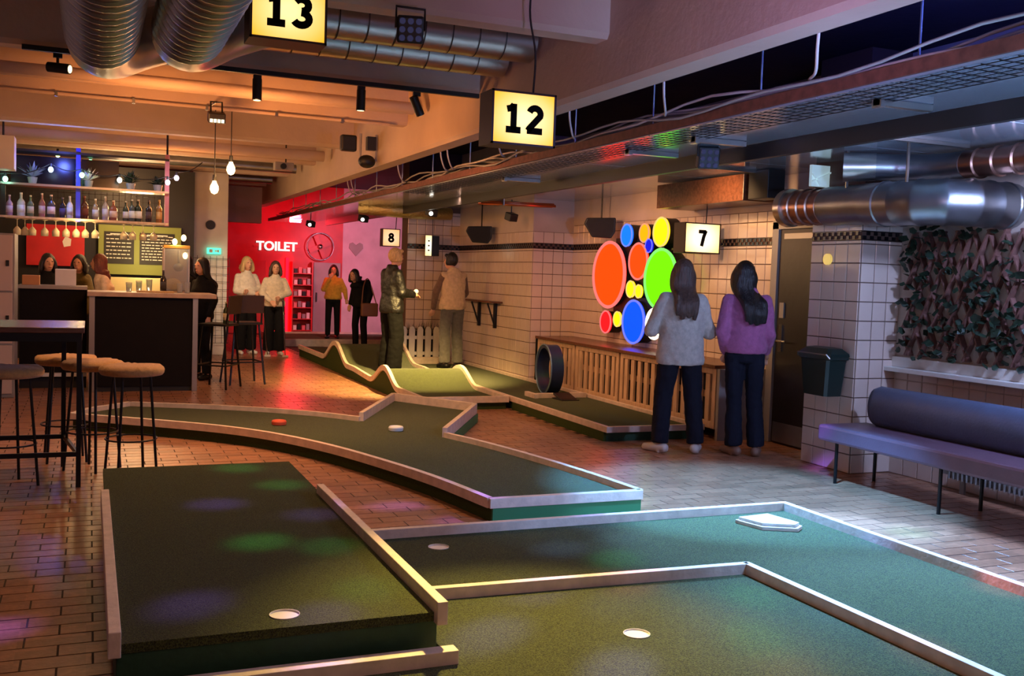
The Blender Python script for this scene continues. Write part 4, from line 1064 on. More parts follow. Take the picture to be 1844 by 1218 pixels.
def stool(x, y, lb, rz=0):
    t = thing('bar_stool', lb, 'stool', (x, y, 0), rz, 'mustard bar stools')
    n = 40; m = MB(); vs = []
    prof = [(.0001, .70), (.17, .70), (.195, .705), (.207, .72), (.21, .74), (.205, .76), (.19, .772), (.12, .778), (.0001, .78)]
    for i, (r, z) in enumerate(prof):
        for j in range(n):
            a = 2 * PI * j / n; k = .016 * abs(math.sin(a * 9)) * (1 if i >= 4 else .4) * (r / .2)
            vs.append((r * math.cos(a), r * math.sin(a), z - k if i >= 5 else z))
    m.add(vs, [(i * n + j, i * n + (j + 1) % n, (i + 1) * n + (j + 1) % n, (i + 1) * n + j) for i in range(len(prof) - 1) for j in range(n)])
    m.build('seat', M['mustard'], t, smooth=True)
    for j in range(4):
        a = PI / 4 + j * PI / 2
        MB().cyl((.13 * math.cos(a), .13 * math.sin(a), .70), (.185 * math.cos(a), .185 * math.sin(a), 0), .0095, n=8).build('leg', M['black'], t, smooth='auto')
    MB().tube([(.165 * math.cos(2 * PI * j / 24), .165 * math.sin(2 * PI * j / 24), .27) for j in range(24)], .006, 6, closed=True).build('foot_ring', M['black'], t, smooth=True)
    return t
s1 = stool(.27, 7.20, 'mustard round stool at the right end, nearest the raised lane', .3)
copy_tree(s1, (.03, 7.56, 0), .9, 'mustard round stool second from the right, behind the front stool')
copy_tree(s1, (-.15, 7.95, 0), .1, 'mustard round stool farthest back by the table')
copy_tree(s1, (-.47, 7.12, 0), .5, 'mustard round stool under the table at the left edge')
# lockers at the left edge
t = thing('locker', 'tall pale metal locker at the left edge', 'cabinet', (-1.05, 11.75, 0))
MB().box(-.35, .33, -.05, .5, 0, 1.72).build('body', M['grey'], t, bevel=.004)
for k, (z0, z1) in enumerate([(.04, .55), (.57, 1.10), (1.12, 1.70)]):
    d = MB().box(-.33, .31, -.065, -.05, z0, z1).build('door', mat('locker_paint', srgb(200, 182, 172), .45), t, bevel=.004)
    MB().box(.25, .28, -.08, -.065, (z0 + z1) / 2 - .03, (z0 + z1) / 2 + .03).build('handle', M['blackplastic'], d)
o = MB().box(-1.05, -.74, 11.9, 12.2, 2.40, 2.75).build('wall_box', M['white'], bevel=.004)
tag(o, 'pale box hung high above the locker', 'box')
# ------------------------------------------------------------------ bar
t = thing('bar_counter', 'black fronted bar counter with aluminium corner posts', 'bar')
MB().box(.06, 1.10, 12.1, 12.75, .06, 1.075).build('front_panel', M['bar_black'], t, bevel=.003)
MB().box(.06, 1.10, 12.13, 12.75, 0, .06).build('plinth', M['blackplastic'], t)
MB().box(.0, .06, 12.07, 12.13, 0, 1.075).build('post', M['alu'], t, bevel=.003); MB().box(1.10, 1.16, 12.07, 12.13, 0, 1.075).build('post', M['alu'], t, bevel=.003)
MB().box(-.02, 1.36, 12.02, 12.78, 1.075, 1.125).build('counter_top', M['counter'], t, bevel=.004)
rebase(t, (.6, 12.4, 0))
t = thing('bar_counter', 'black bar return with white edged steel top by the locker', 'bar')
MB().box(-.72, -.022, 12.5, 13.0, .12, 1.13).build('front_panel', M['bar_black'], t, bevel=.003)
MB().box(-.72, -.022, 12.55, 13.0, 0, .12).build('plinth', M['blackplastic'], t)
MB().box(-.74, -.021, 12.46, 13.02, 1.13, 1.17).build('counter_top', M['alu'], t, bevel=.003)
MB().box(-.72, -.02, 12.44, 12.50, .14, .18).build('foot_rail', M['white'], t)
rebase(t, (-.36, 12.7, 0))
ZC = 1.125
# things on the counter
def glassware(x, y, z, lb, h=.12, r=.035, m=None, cat='glass', name='drinking_glass', grp=None):
    o = MB().lathe([(r * .75, 0), (r * .8, .004), (r, h), (r * .93, h), (r * .72, .012), (.0001, .01)], 16).build(name, m or M['glass'], smooth='auto'); o.location = (x, y, z); return tag(o, lb, cat, grp)
for k, x in enumerate([.42, .53, .64, .98, 1.06]):
    glassware(x, 12.35 + .05 * (k % 2), ZC, 'clear drinking glass on the bar, %s from the left' % ['first', 'second', 'third', 'fourth', 'fifth'][k], .11 + .02 * (k % 3), grp='glasses on the bar')
def bottle_mesh(h, r, m, capm, lab=None):
    t = MB().lathe([(r * .9, 0), (r, .01), (r, h * .58), (r * .8, h * .66), (r * .34, h * .76), (r * .32, h * .95), (.0001, h * .95)], 14)
    return t
def bottle(x, y, z, h, r, col, lb, lab=(225, 220, 210), grp='bottles on the shelf'):
    t = thing('bottle', lb, 'bottle', (x, y, z), 0, grp)
    bottle_mesh(h, r, None, None).build('glass_body', mat('bottle_%d_%d_%d' % col, srgb(*col), .12, spec=.7), t, smooth='auto')
    MB().lathe([(r * 1.02, h * .16), (r * 1.02, h * .48)], 14).build('paper_label', mat('label_%d_%d_%d' % lab, srgb(*lab), .7), t, smooth=True)
    MB().cyl((0, 0, h * .93), (0, 0, h), r * .36, n=10).build('cap', mat('cap_%d_%d_%d' % lab, srgb(*lab), .4), t)
bottle(.80, 12.45, ZC, .26, .035, (40, 30, 26), 'dark bottle with pourer standing on the bar', (60, 50, 46), 'bar bottles')
o = MB().box(-.36, -.14, 12.60, 12.72, 1.17, 1.36).build('napkin_holder', M['white'], bevel=.006); tag(o, 'white napkin box on the bar return', 'box')
o = MB().box(-.70, -.52, 12.6, 12.75, 1.17, 1.28).build('snack_box', mat('tan_card', srgb(190, 130, 80), .7), bevel=.006); tag(o, 'tan card box at the left end of the bar return', 'box')
o = MB().box(.50, .90, 12.15, 12.34, ZC, ZC + .02).build('serving_tray', mat('straw_mat', srgb(200, 165, 110), .7, var=.2, vscale=60), bevel=.004); tag(o, 'flat straw tray on the bar front edge', 'tray')
# glass display case
t = thing('display_case', 'glass case with golden bulbs at the bar end', 'case', (.95, 12.62, ZC))
for xx in (-.14, .14):
    for yy in (-.10, .10): MB().box(xx - .008, xx + .008, yy - .008, yy + .008, 0, .52).build('corner_post', M['alu'], t)
MB().box(-.15, .15, -.11, .11, .52, .56).build('roof', mat('gold_trim', srgb(200, 160, 80), .3, metal=.8), t, bevel=.005); MB().box(-.14, .14, .10, .104, .02, .52).build('back_panel', M['counter'], t)
MB().box(-.14, .14, -.10, .10, .0, .03).build('floor_panel', M['counter'], t); MB().box(-.134, .134, -.104, -.100, .02, .52).build('pane', M['glass'], t)
MB().ell((.03, 0, .30), (.06, .05, .05)).cyl((.03, 0, .33), (.03, 0, .5), .012, n=8).build('kettle', M['alu'], t, smooth=True)
MB().ell((-.03, -.02, .10), (.09, .07, .07)).build('snack_heap', mat('popcorn', srgb(220, 180, 110), .8, bump=.8, bscale=80), t, smooth=True)
for k, (x, z) in enumerate([(.08, .65), (-.02, .60), (.10, .44)]): MB().ell((x, -.05, z), (.03, .03, .04), n=10, k=6).build('lamp_bulb', glow('gold_bulb', (1, .72, .30), 6.0), t, smooth=True)
lamp('case_light', 'POINT', (.95, 12.45, 1.75), 5, (1, .7, .35), size=.06)
# overhead gantry with shelves
t = thing('bar_gantry', 'black overhead bar shelf with blue lit post', 'shelf')
for xx, m in ((-.92, M['blackplastic']), (-.13, mat('blue_post', srgb(48, 56, 190), .5)), (.86, mat('pink_post', srgb(190, 120, 130), .5))):
    MB().box(xx - .025, xx + .025, 12.95, 13.0, 1.92, 2.78).build('post', m, t)
for zz, m in ((1.93, M['wood']), (2.31, M['alu']), (2.70, M['blackplastic'])):
    MB().box(-.95, .88, 12.92, 13.25, zz, zz + .025).build('shelf_board', m, t)
for xx in (-.92, .86): MB().cyl((xx, 12.97, 2.78), (xx, 12.97, 3.38), .012, n=8).build('hanger', M['black'], t)
MB().box(-.86, -.16, 13.24, 13.26, 2.335, 2.68).box(-.10, .32, 13.24, 13.26, 2.335, 2.68).build('screen_panel', mat('dark_screen', srgb(10, 14, 26), .2), t)
g_ = MB()
for k in range(26): x = -.9 + k * .068; g_.box(x, x + .006, 13.24, 13.246, 1.955, 2.31)
for k in range(5): g_.box(-.9, .86, 13.247, 13.252, 1.99 + k * .07, 1.996 + k * .07)
o = g_.build('wire_back', M['black'], t); o['kind'] = 'stuff'
rebase(t, (0, 13, 1.93))
cols = [(150, 110, 150), (200, 205, 215), (90, 100, 80), (170, 110, 110), (70, 60, 70), (40, 36, 60), (215, 215, 230), (90, 46, 36), (150, 130, 110), (170, 160, 170), (140, 80, 60), (60, 70, 60), (70, 80, 76), (50, 60, 50), (40, 30, 30), (150, 110, 60)]
labs = [(200, 170, 200), (230, 230, 240), (200, 190, 170), (220, 190, 190), (225, 200, 210), (90, 80, 130), (225, 225, 240), (120, 60, 50), (215, 215, 215), (220, 220, 230), (220, 190, 170), (220, 225, 220), (215, 220, 220), (225, 225, 215), (80, 60, 60), (200, 170, 110)]
xs = [-.86, -.74, -.64, -.52, -.42, -.30, -.22, -.06, .06, .17, .26, .40, .47, .54, .66, .78]
ordn = ['first', 'second', 'third', 'fourth', 'fifth', 'sixth', 'seventh', 'eighth', 'ninth', 'tenth', 'eleventh', 'twelfth', 'thirteenth', 'fourteenth', 'fifteenth', 'sixteenth']
for k, x in enumerate(xs): bottle(x, 13.06 + .03 * (k % 2), 1.955, .24 + .05 * random.random(), .035 + .008 * (k % 3 == 1), cols[k], 'liquor bottle on the gantry shelf, %s from the left' % ordn[k], labs[k])
# hanging stem glasses
sg = MB().lathe([(.038, 0), (.036, -.004), (.005, -.012), (.004, -.085), (.02, -.10), (.042, -.13), (.040, -.19), (.036, -.19), (.037, -.132), (.0001, -.105)], 14).mesh('wine_glass', mat('warm_glass', (.95, .85, .62), .08, trans=.5), True)
gx = [-.78, -.70, -.62, -.49, -.37, -.26, -.15, -.05, .06, .38, .48, .60, .72]
for k, x in enumerate(gx):
    o = link('wine_glass', sg, None, (x, 13.08 + .04 * (k % 2), 1.928)); tag(o, 'stemmed glass hanging below the gantry, %s from the left' % ordn[k], 'glass', 'hanging stem glasses')
# plants on the gantry
def plant(x, y, z, lb, m, n=40, s=.14):
    t = thing('potted_plant', lb, 'plant', (x, y, z)); MB().lathe([(.04, 0), (.055, .08), (.05, .08), (.04, .07), (.0001, .07)], 14).build('pot', M['grey'], t)
    v = MB()
    for k in range(n):
        a = random.uniform(0, 6.28); e = random.uniform(.3, 1.4); l = random.uniform(.5, 1) * s; d = Vector((math.cos(a) * math.cos(e), math.sin(a) * math.cos(e), math.sin(e))); w = d.cross(Vector((0, 0, 1))).normalized() * .018
        b = Vector((0, 0, .08)); v.add([b, b + d * l * .5 + w, b + d * l + Vector((0, 0, -.02)), b + d * l * .5 - w], [(0, 1, 2, 3)])
    o = v.build('foliage', m, t); o['kind'] = 'stuff'
plant(-.62, 13.05, 2.335, 'blue tinted leafy plant on the gantry upper shelf', mat('bluish_leaf', srgb(130, 140, 170), .6), 60, .22)
plant(-.02, 13.05, 2.335, 'white flowering plant beside the blue post', mat('white_petal', srgb(225, 235, 225), .6), 40, .20)
plant(.45, 13.05, 2.335, 'dark trailing plant on the right of the gantry', M['leaf'], 90, .19); plant(.76, 13.05, 2.335, 'dark fern at the right end of the gantry', M['leaf'], 80, .16)
# festoon lights
fest = [(-.89, 2.36, (.35, 1, .7)), (-.42, 2.50, (.5, .7, 1)), (-.42 + .33, 2.46, (.35, 1, .5)), (.32, 2.43, (1, .95, .7)), (.86, 2.44, (1, .8, .9)), (.96, 2.50, (1, .75, .95)), (-.36, 2.72, (.7, 1, .3)), (.0, 2.66, (.3, 1, .5))]
for k, (x, z, c) in enumerate(fest):
    t = thing('festoon_bulb', 'small festoon bulb over the bar, %s of the string' % ordn[k], 'light', (x, 12.85 if k < 6 else 13.3, z), 0, 'festoon bulbs')
    MB().ell((0, 0, 0), (.028, .028, .034), n=12, k=8).build('bulb', glow('festoon_%d' % k, c, 5.0), t, smooth=True); MB().cyl((0, 0, .03), (0, 0, .07), .014, n=8).build('socket', M['blackplastic'], t)
    if k < 6: lamp('festoon_glow', 'POINT', (x, 12.8, z), 1.2, c, size=.03)
pts = []
for (a, b_) in zip([(-1.2, 2.5)] + [(f[0], f[1] + .07) for f in fest[:6]], [(f[0], f[1] + .07) for f in fest[:6]] + [(1.3, 2.75)]):
    for i in range(8): u = i / 8; pts.append((a[0] + (b_[0] - a[0]) * u, 12.85, a[1] + (b_[1] - a[1]) * u - .05 * math.sin(PI * u)))
o = MB().tube(pts, .006, 5).build('festoon_cable', M['dcable'], smooth=True); tag(o, 'black festoon cable strung over the bar', 'cable')
lamp('blue_bar', 'POINT', (-.3, 12.7, 2.62), 10, (.12, .18, 1), size=.05)
# menu boards and green wall behind
o = MB().box(.12, 1.30, 16.3, 16.4, 1.28, 2.02).build('menu_wall', mat('olive_panel', srgb(128, 138, 66), .6), bevel=.004); tag(o, 'olive green panel behind the menu boards', 'panel')
def menu(x0, x1, lb, rows):
    t = thing('menu_board', lb, 'sign', ((x0 + x1) / 2, 16.29, 1.68), 0, 'menu boards'); w = (x1 - x0) / 2
    MB().box(-w, w, 0, .01, -.24, .24).build('board', mat('chalk_black', srgb(28, 26, 24), .6), t)
    m = MB()
    for k in range(rows):
        zz = .19 - k * .40 / rows; x = -w + .03
        while x < w - .05:
            l = random.uniform(.02, .07); m.obox((x + l / 2, -.004, zz), (l, .006, .014)); x += l + .015
        if k == 0: m.obox((0, -.004, zz + .01), (w * 1.2, .006, .03))
    q = m.build('chalk_lines', mat('chalk_line', srgb(222, 216, 205), .7), t, label='rows of illegible pale lettering'); q['kind'] = 'stuff'
menu(.20, .62, 'left black menu board on the olive panel', 7); menu(.70, 1.20, 'right black menu board on the olive panel', 9)
o = MB().box(.10, 1.35, 15.9, 16.25, 1.0, 1.24).build('back_counter', mat('lit_worktop', srgb(220, 205, 150), .5), bevel=.004); tag(o, 'pale back counter below the menu boards', 'counter')
MB().box(.10, 1.35, 15.95, 16.25, 0, 1.0).build('cupboard', M['bar_black'], o)
t = thing('wall_poster', 'red poster with a white shield behind the bar', 'poster', (-.35, 16.3, 1.68))
MB().box(-.50, .28, 0, .02, -.30, .30).build('sheet', M['red_paint'], t); MB().prism([(0, 0), (.09, .02), (.10, .12), (.02, .16), (-.02, .08)], -.004, .0).build('shield', M['white'], t)
t.children[1].rotation_euler = (PI / 2, 0, 0); t.children[1].location = (.0, -.002, -.02)
o = MB().box(-1.85, 1.5, 16.42, 16.5, 0, 2.9).build('bar_back_wall', M['blackplastic']); o['kind'] = 'structure'; o.name = 'wall_back'; o['label'] = 'dark wall behind the bar'
# exit sign and mesh by the column
t = thing('exit_sign', 'green lit exit sign on the pale column', 'sign', (1.86, 16.95, 1.70))
MB().box(-.11, .11, -.02, .02, -.05, .05).build('lit_face', glow('exit_green', (.12, .9, .55), 1.4), t)
m = MB().obox((-.05, -.024, 0), (.05, .006, .05)).obox((.04, -.024, 0), (.06, .006, .018)).obox((.065, -.024, 0), (.02, .006, .04)); m.build('pictogram', M['white'], t)
g_ = MB()
for k in range(7): g_.box(1.50 + k * .1, 1.506 + k * .1, 16.93, 16.936, .2, 1.62)
for k in range(12): g_.box(1.5, 2.106, 16.937, 16.943, .2 + k * .125, .206 + k * .125)
o = g_.build('wire_grid', M['black']); tag(o, 'black wire grid in front of the pale column', 'grid')
o = MB().tube([(1.80, 16.99, 2.12), (1.80, 16.96, 2.12)], .075, 22).build('wall_clock', M['blackplastic'], smooth='auto'); tag(o, 'round black clock on the pale column', 'clock')
# bar chairs
def bar_chair(x, y, rz, lb):
    t = thing('bar_chair', lb, 'chair', (x, y, 0), rz, 'black bar chairs')
    MB().box(-.19, .19, -.18, .18, .745, .775).build('seat', M['blackplastic'], t, bevel=.01)
    for sx in (-1, 1):
        for sy in (-1, 1): MB().bar((sx * .15, sy * .14, .745), (sx * .22, sy * .20, 0), .02).build('leg', M['black'], t)
        MB().bar((sx * .17, -.17, .76), (sx * .17, -.21, 1.1), .02).build('back_post', M['black'], t)
    MB().obox((0, -.20, 1.0), (.38, .02, .22), Euler((.1, 0, 0))).build('backrest', mat('dark_brown_panel', srgb(62, 42, 36), .5), t, bevel=.006)
    MB().bar((-.20, -.185, .28), (.20, -.185, .28), .016).bar((-.20, .185, .28), (.20, .185, .28), .016).bar((-.2, -.185, .28), (-.2, .185, .28), .016).bar((.2, -.185, .28), (.2, .185, .28), .016).build('foot_ring', M['black'], t)
bar_chair(1.43, 12.42, math.radians(60), 'black bar chair pulled up to the bar corner post'); bar_chair(1.78, 12.85, math.radians(10), 'brown backed bar chair farther from the bar')
bottle(1.50, 12.30, .776, .26, .035, (60, 70, 50), 'bottle with pale label on the near bar chair seat', (215, 205, 170), 'bar bottles')
# ------------------------------------------------------------------ toilet corner
t = thing('toilet_sign', 'white illuminated TOILET lettering on the red wall', 'sign', (3.78, YB - .05, 1.93))
me = text_mesh('TOILET', .27, .007, .02); me.materials.append(glow('sign_white', (1, .86, .78), 1.3))
o = link('lettering', me, t, (0, 0, 0), (PI / 2, 0, 0))
MB().box(-.5, .5, .03, .05, -.02, .02).build('mount_rail', M['red_paint'], t)
t = thing('wall_fan', 'round wall fan with a shiny hub on the red wall', 'fan', (4.72, YB - .12, 1.97))
MB().tube([(.30 * math.cos(2 * PI * j / 32), 0, .30 * math.sin(2 * PI * j / 32)) for j in range(32)], .012, 8, closed=True).build('guard_ring', M['steel_dull'], t, smooth=True)
for k in range(4):
    a = k * PI / 2 + .4; MB().obox((.14 * math.cos(a), .03, .14 * math.sin(a)), (.24, .01, .10), Euler((0, -a, 0))).build('blade', M['red_paint'], t)
MB().ell((0, 0, 0), (.06, .05, .06)).build('hub', M['chrome'], t, smooth=True); MB().cyl((0, .03, 0), (0, .118, 0), .03, n=10).build('mount', M['black'], t)
d2 = struct(MB().box(4.60, 5.20, YB - .05, YB - .005, .02, 1.62).build('door_2', M['grey'], bevel=.005), 'grey door panel below the fan'); MB().box(4.65, 4.68, YB - .08, YB - .05, .75, .95).build('door_handle', M['chrome'], d2)
t = thing('shelf_rack', 'red rack of small goods beside the grey door', 'rack', (4.33, YB - .25, 0))
MB().box(-.24, .22, .22, .24, 0, 1.62).box(-.24, -.21, 0, .22, 0, 1.62).box(.19, .22, 0, .22, 0, 1.62).build('case', M['red_paint'], t)
for k in range(6):
    s_ = MB().box(-.21, .19, 0, .22, .1 + k * .25, .12 + k * .25).build('shelf_board', M['red_paint'], t)
    for j in range(4): MB().box(-.19 + j * .095, -.12 + j * .095, .03, .12, .12 + k * .25, .22 + k * .25 + .03 * (j % 2)).build('goods', [M['white'], M['black'], mat('pink_pack', srgb(220, 120, 120), .5), M['grey']][(j + k) % 4], s_)
d3 = struct(MB().box(2.62, 3.55, YB - .05, YB - .005, .02, 1.62).build('door_3', M['red_paint'], bevel=.005), 'red door below the toilet sign'); MB().box(3.45, 3.48, YB - .08, YB - .05, .75, .95).build('door_handle', M['chrome'], d3)
o = MB().ell((3.62, 19.2, 2.42), (.10, .10, .05), n=16, k=8).build('red_lamp', glow('red_glow', (1, .02, .03), 40.0), smooth=True); tag(o, 'red ceiling lamp glowing above the toilet corner', 'lamp')
o = MB().box(3.985, 4.045, YB - .06, YB - .02, .05, 1.7).build('red_glow_strip', glow('red_strip_glow', (1, .001, .004), 14.0)); tag(o, 'added upright red glowing strip beside the rack of goods', 'light')  # glowing strip added to give the red streak on the floor
hm = MB().prism([(0, -.16), (.16, .02), (.15, .12), (.08, .15), (0, .09), (-.08, .15), (-.15, .12), (-.16, .02)], 0, .03)
o = hm.build('heart_plaque', M['grey'], bevel=.005); o.rotation_euler = (PI / 2, 0, 0); o.location = (5.55, YB - .005, 1.95); tag(o, 'grey heart plaque on the pink lit wall', 'plaque')
# shrub behind the picket fence
t = thing('shrub', 'dark spiky plant behind the picket fence', 'plant', (4.75, 14.62, 0))
MB().box(-.35, .35, -.04, .1, 0, .5).build('planter', M['blackplastic'], t)
v = MB()
for k in range(130):
    b = Vector((random.uniform(-.33, .33), random.uniform(-.03, .08), .5)); a = random.uniform(0, 6.28); e = random.uniform(.6, 1.5); l = random.uniform(.12, .28); d = Vector((math.cos(a) * math.cos(e), math.sin(a) * math.cos(e) * .15, math.sin(e))); w = d.orthogonal().normalized() * .012
    v.add([b + w, b - w, b + d * l], [(0, 1, 2)])
o = v.build('foliage', M['leaf'], t); o['kind'] = 'stuff'
# ------------------------------------------------------------------ people
def cap(mb, p0, p1, r0, r1=None, n=12):
    r1 = r0 if r1 is None else r1; p0 = Vector(p0); p1 = Vector(p1)
    mb.tube([p0, p1], [r0, r1], n); mb.ell(p0, r0, n=n, k=8); mb.ell(p1, r1, n=n, k=8)
def loft(mb, secs, n=20):
    """closed loft of ellipses (x, y, z, rx, ry)"""
    vs = []
    for x, y, z, rx, ry in secs:
        for j in range(n):
            a = 2 * PI * j / n; vs.append((x + rx * math.cos(a), y + ry * math.sin(a), z))
    k = len(secs)
    fs = [(i * n + j, i * n + (j + 1) % n, (i + 1) * n + (j + 1) % n, (i + 1) * n + j) for i in range(k - 1) for j in range(n)]
    fs += [tuple(range(n - 1, -1, -1)), tuple(range((k - 1) * n, k * n))]
    mb.add(vs, fs)
BASE = dict(head=(0, .02, 1.575), neck=(0, -.01, 1.43), chest=(0, 0, 1.24), waist=(0, 0, 1.03), hipc=(0, 0, .92),
            shL=(-.155, -.01, 1.345), shR=(.155, -.01, 1.345), elL=(-.22, -.03, 1.11), elR=(.22, -.03, 1.11), wrL=(-.22, .06, .88), wrR=(.22, .06, .88),
            hpL=(-.085, 0, .90), hpR=(.085, 0, .90), knL=(-.10, .03, .49), knR=(.10, .03, .49), anL=(-.105, -.02, .085), anR=(.105, -.02, .085))
def person(label, loc, face, H, pose=None, top=None, legs=None, hair=None, shoes=None, skin=None, voxel=.012, sleeve=.052, leg_r=(.088, .070, .062), hem=.84, wide=1.0, toes=(-.2, .2), turn=0.0, sleeves=None):
    s = H / 1.70; J = {k: Vector(v) for k, v in BASE.items()}
    for k, v in (pose or {}).items(): J[k] = Vector(v)
    rz = math.atan2(-face[0], face[1])
    t = thing('person', label, 'person', loc, rz, None); t.scale = (s, s, s)
    sk = skin or M['skin']
    hd = J['head']; HR = Matrix.Rotation(turn, 3, 'Z')
    b = MB()
    b.ell(hd, (.072, .088, .108), n=20, k=14); b.ell(hd + HR @ Vector((0, .026, -.062)), (.052, .058, .058), n=14, k=10)
    b.ell(hd + HR @ Vector((0, .092, -.022)), (.012, .018, .020)); b.tube([hd + HR @ Vector((0, .083, .02)), hd + HR @ Vector((0, .104, -.024))], [.007, .012], 8)
    for sx in (-1, 1): b.ell(hd + HR @ Vector((sx * .073, -.004, -.02)), (.010, .020, .032))
    for sx in (-1, 1): b.ell(hd + HR @ Vector((sx * .032, .078, .018)), (.020, .010, .010))
    b.ell(hd + HR @ Vector((0, .078, -.068)), (.022, .014, .010))
    cap(b, J['neck'] + Vector((0, 0, -.06)), hd + Vector((0, -.01, -.07)), .052, .046)
    loft(b, [(*J['hipc'][:2], J['hipc'].z - .06, .12, .08), (*J['hipc'][:2], J['hipc'].z, .13, .085), (*J['waist'][:2], J['waist'].z, .11, .075), (*J['chest'][:2], J['chest'].z, .13, .085), (*J['neck'][:2], J['neck'].z - .06, .10, .065), (*J['neck'][:2], J['neck'].z, .05, .05)])
    for S in 'LR':
        sx = -1 if S == 'L' else 1
        cap(b, J['sh' + S], J['el' + S], .040, .034); cap(b, J['el' + S], J['wr' + S], .034, .024); cap(b, J['chest'] + Vector((0, 0, .12)), J['sh' + S], .04)
        cap(b, J['hp' + S], J['kn' + S], .066, .05); cap(b, J['kn' + S], J['an' + S], .046, .034); cap(b, J['hipc'], J['hp' + S], .07)
        a = toes[0 if S == 'L' else 1]; f = Vector((math.sin(a), math.cos(a), 0))
        cap(b, J['an' + S] + Vector((0, 0, -.035)) - f * .03, J['an' + S] + f * .13 + Vector((0, 0, -.055)), .03, .022)
        # hand: palm, four bent fingers of unequal length and a thumb off the side of the palm
        d = (J['wr' + S] - J['el' + S]).normalized(); side = d.cross(Vector((0, 1, 0)) if abs(d.y) < .8 else Vector((0, 0, 1))).normalized(); nrm = side.cross(d)
        w = J['wr' + S]; pc = w + d * .055
        cap(b, w, pc + side * .02, .022, .022); cap(b, w, pc - side * .02, .022, .022)
        for q, (off, ln) in enumerate(((-.032, .062), (-.011, .074), (.011, .070), (.031, .054))):
            p0 = pc + side * off + d * .02; p1 = p0 + d * ln * .55 + nrm * .010 * sx * -1; p2 = p1 + (d * .6 + nrm * -.7 * sx).normalized() * ln * .5
            cap(b, p0, p1, .0095, .009, 8); cap(b, p1, p2, .009, .0075, 8)
        q0 = w + d * .03 - side * .026; q1 = q0 - side * .026 + d * .028; q2 = q1 + d * .032
        cap(b, q0, q1, .012, .0105, 8); cap(b, q1, q2, .0105, .009, 8)
    blob(b, 'body', sk, t, min(voxel, .0105), 2)
    # trousers
    L = MB(); h = J['hipc']
    loft(L, [(h.x, h.y, h.z - .10, .14, .105), (h.x, h.y, h.z - .03, .160 * wide, .118), (h.x, h.y - .005, h.z + .04, .146 * wide, .106), (J['waist'].x, J['waist'].y, J['waist'].z - .02, .12, .09)])
    for S in 'LR':
        an = J['an' + S]; dn = an + (an - J['kn' + S]).normalized() * -.02
        cap(L, J['hp' + S] + Vector((0, -.01, -.02)), J['kn' + S], leg_r[0], leg_r[1]); L.tube([J['kn' + S], J['kn' + S].lerp(dn, .5), dn + Vector((0, .01, -.02))], [leg_r[1], (leg_r[1] + leg_r[2]) / 2, leg_r[2]], 16)
    o = blob(L, 'trousers', legs, t, voxel, 4)
    if voxel < .015: folds(o, .007, 8, .5)
    # top
    T = MB(); c = J['chest']; w = J['waist']; n = J['neck']
    hx = w + (h - w) * ((w.z - hem) / max(.05, w.z - h.z))
    loft(T, [(hx.x, hx.y, hem, .184 * wide, .138), (hx.x, hx.y, hem + .05, .192 * wide, .146), (w.x, w.y, w.z + .02, .168 * wide, .128), (c.x, c.y, c.z, .182 * wide, .130), (n.x * .7 + c.x * .3, n.y, n.z - .11, .158 * wide, .105), (n.x * .9 + c.x * .1, n.y, n.z - .045, .112, .085), (n.x, n.y, n.z + .035, .062, .062)])
    Q = MB() if sleeves else T
    for S in 'LR':
        cap(Q, J['sh' + S], J['el' + S], sleeve * 1.02, sleeve); cap(Q, J['el' + S], J['el' + S].lerp(J['wr' + S], .93), sleeve, sleeve * .72); cap(T, c + Vector((0, 0, .06)), J['sh' + S], .085, sleeve * 1.0)
    if sleeves: blob(Q, 'shirt_sleeves', sleeves, t, voxel, 3)
    o = blob(T, 'top', top, t, voxel, 5)
    if voxel < .015: folds(o, .008, 6, .6)
    for S in 'LR':
        a = toes[0 if S == 'L' else 1]; f = Vector((math.sin(a), math.cos(a), 0)); an = J['an' + S]; q = MB(); base = Vector((an.x, an.y, 0))
        cap(q, base - f * .045 + Vector((0, 0, .045)), base + f * .06 + Vector((0, 0, .042)), .043, .042); cap(q, base + f * .06 + Vector((0, 0, .04)), base + f * .15 + Vector((0, 0, .032)), .042, .034)
        q.box(base.x - .03, base.x + .03, base.y - .03, base.y + .03, 0, .06)
        blob(q, 'shoe', shoes or M['black'], t, .010, 3)
    # face
    for sx in (-1, 1): MB().ell(hd + HR @ Vector((sx * .030, .083, .012)), (.011, .006, .006), n=8, k=6).build('eye', M['eye'], t, smooth=True)
    MB().ell(hd + HR @ Vector((0, .086, -.066)), (.022, .008, .006), n=8, k=6).build('mouth', M['lip'], t, smooth=True)
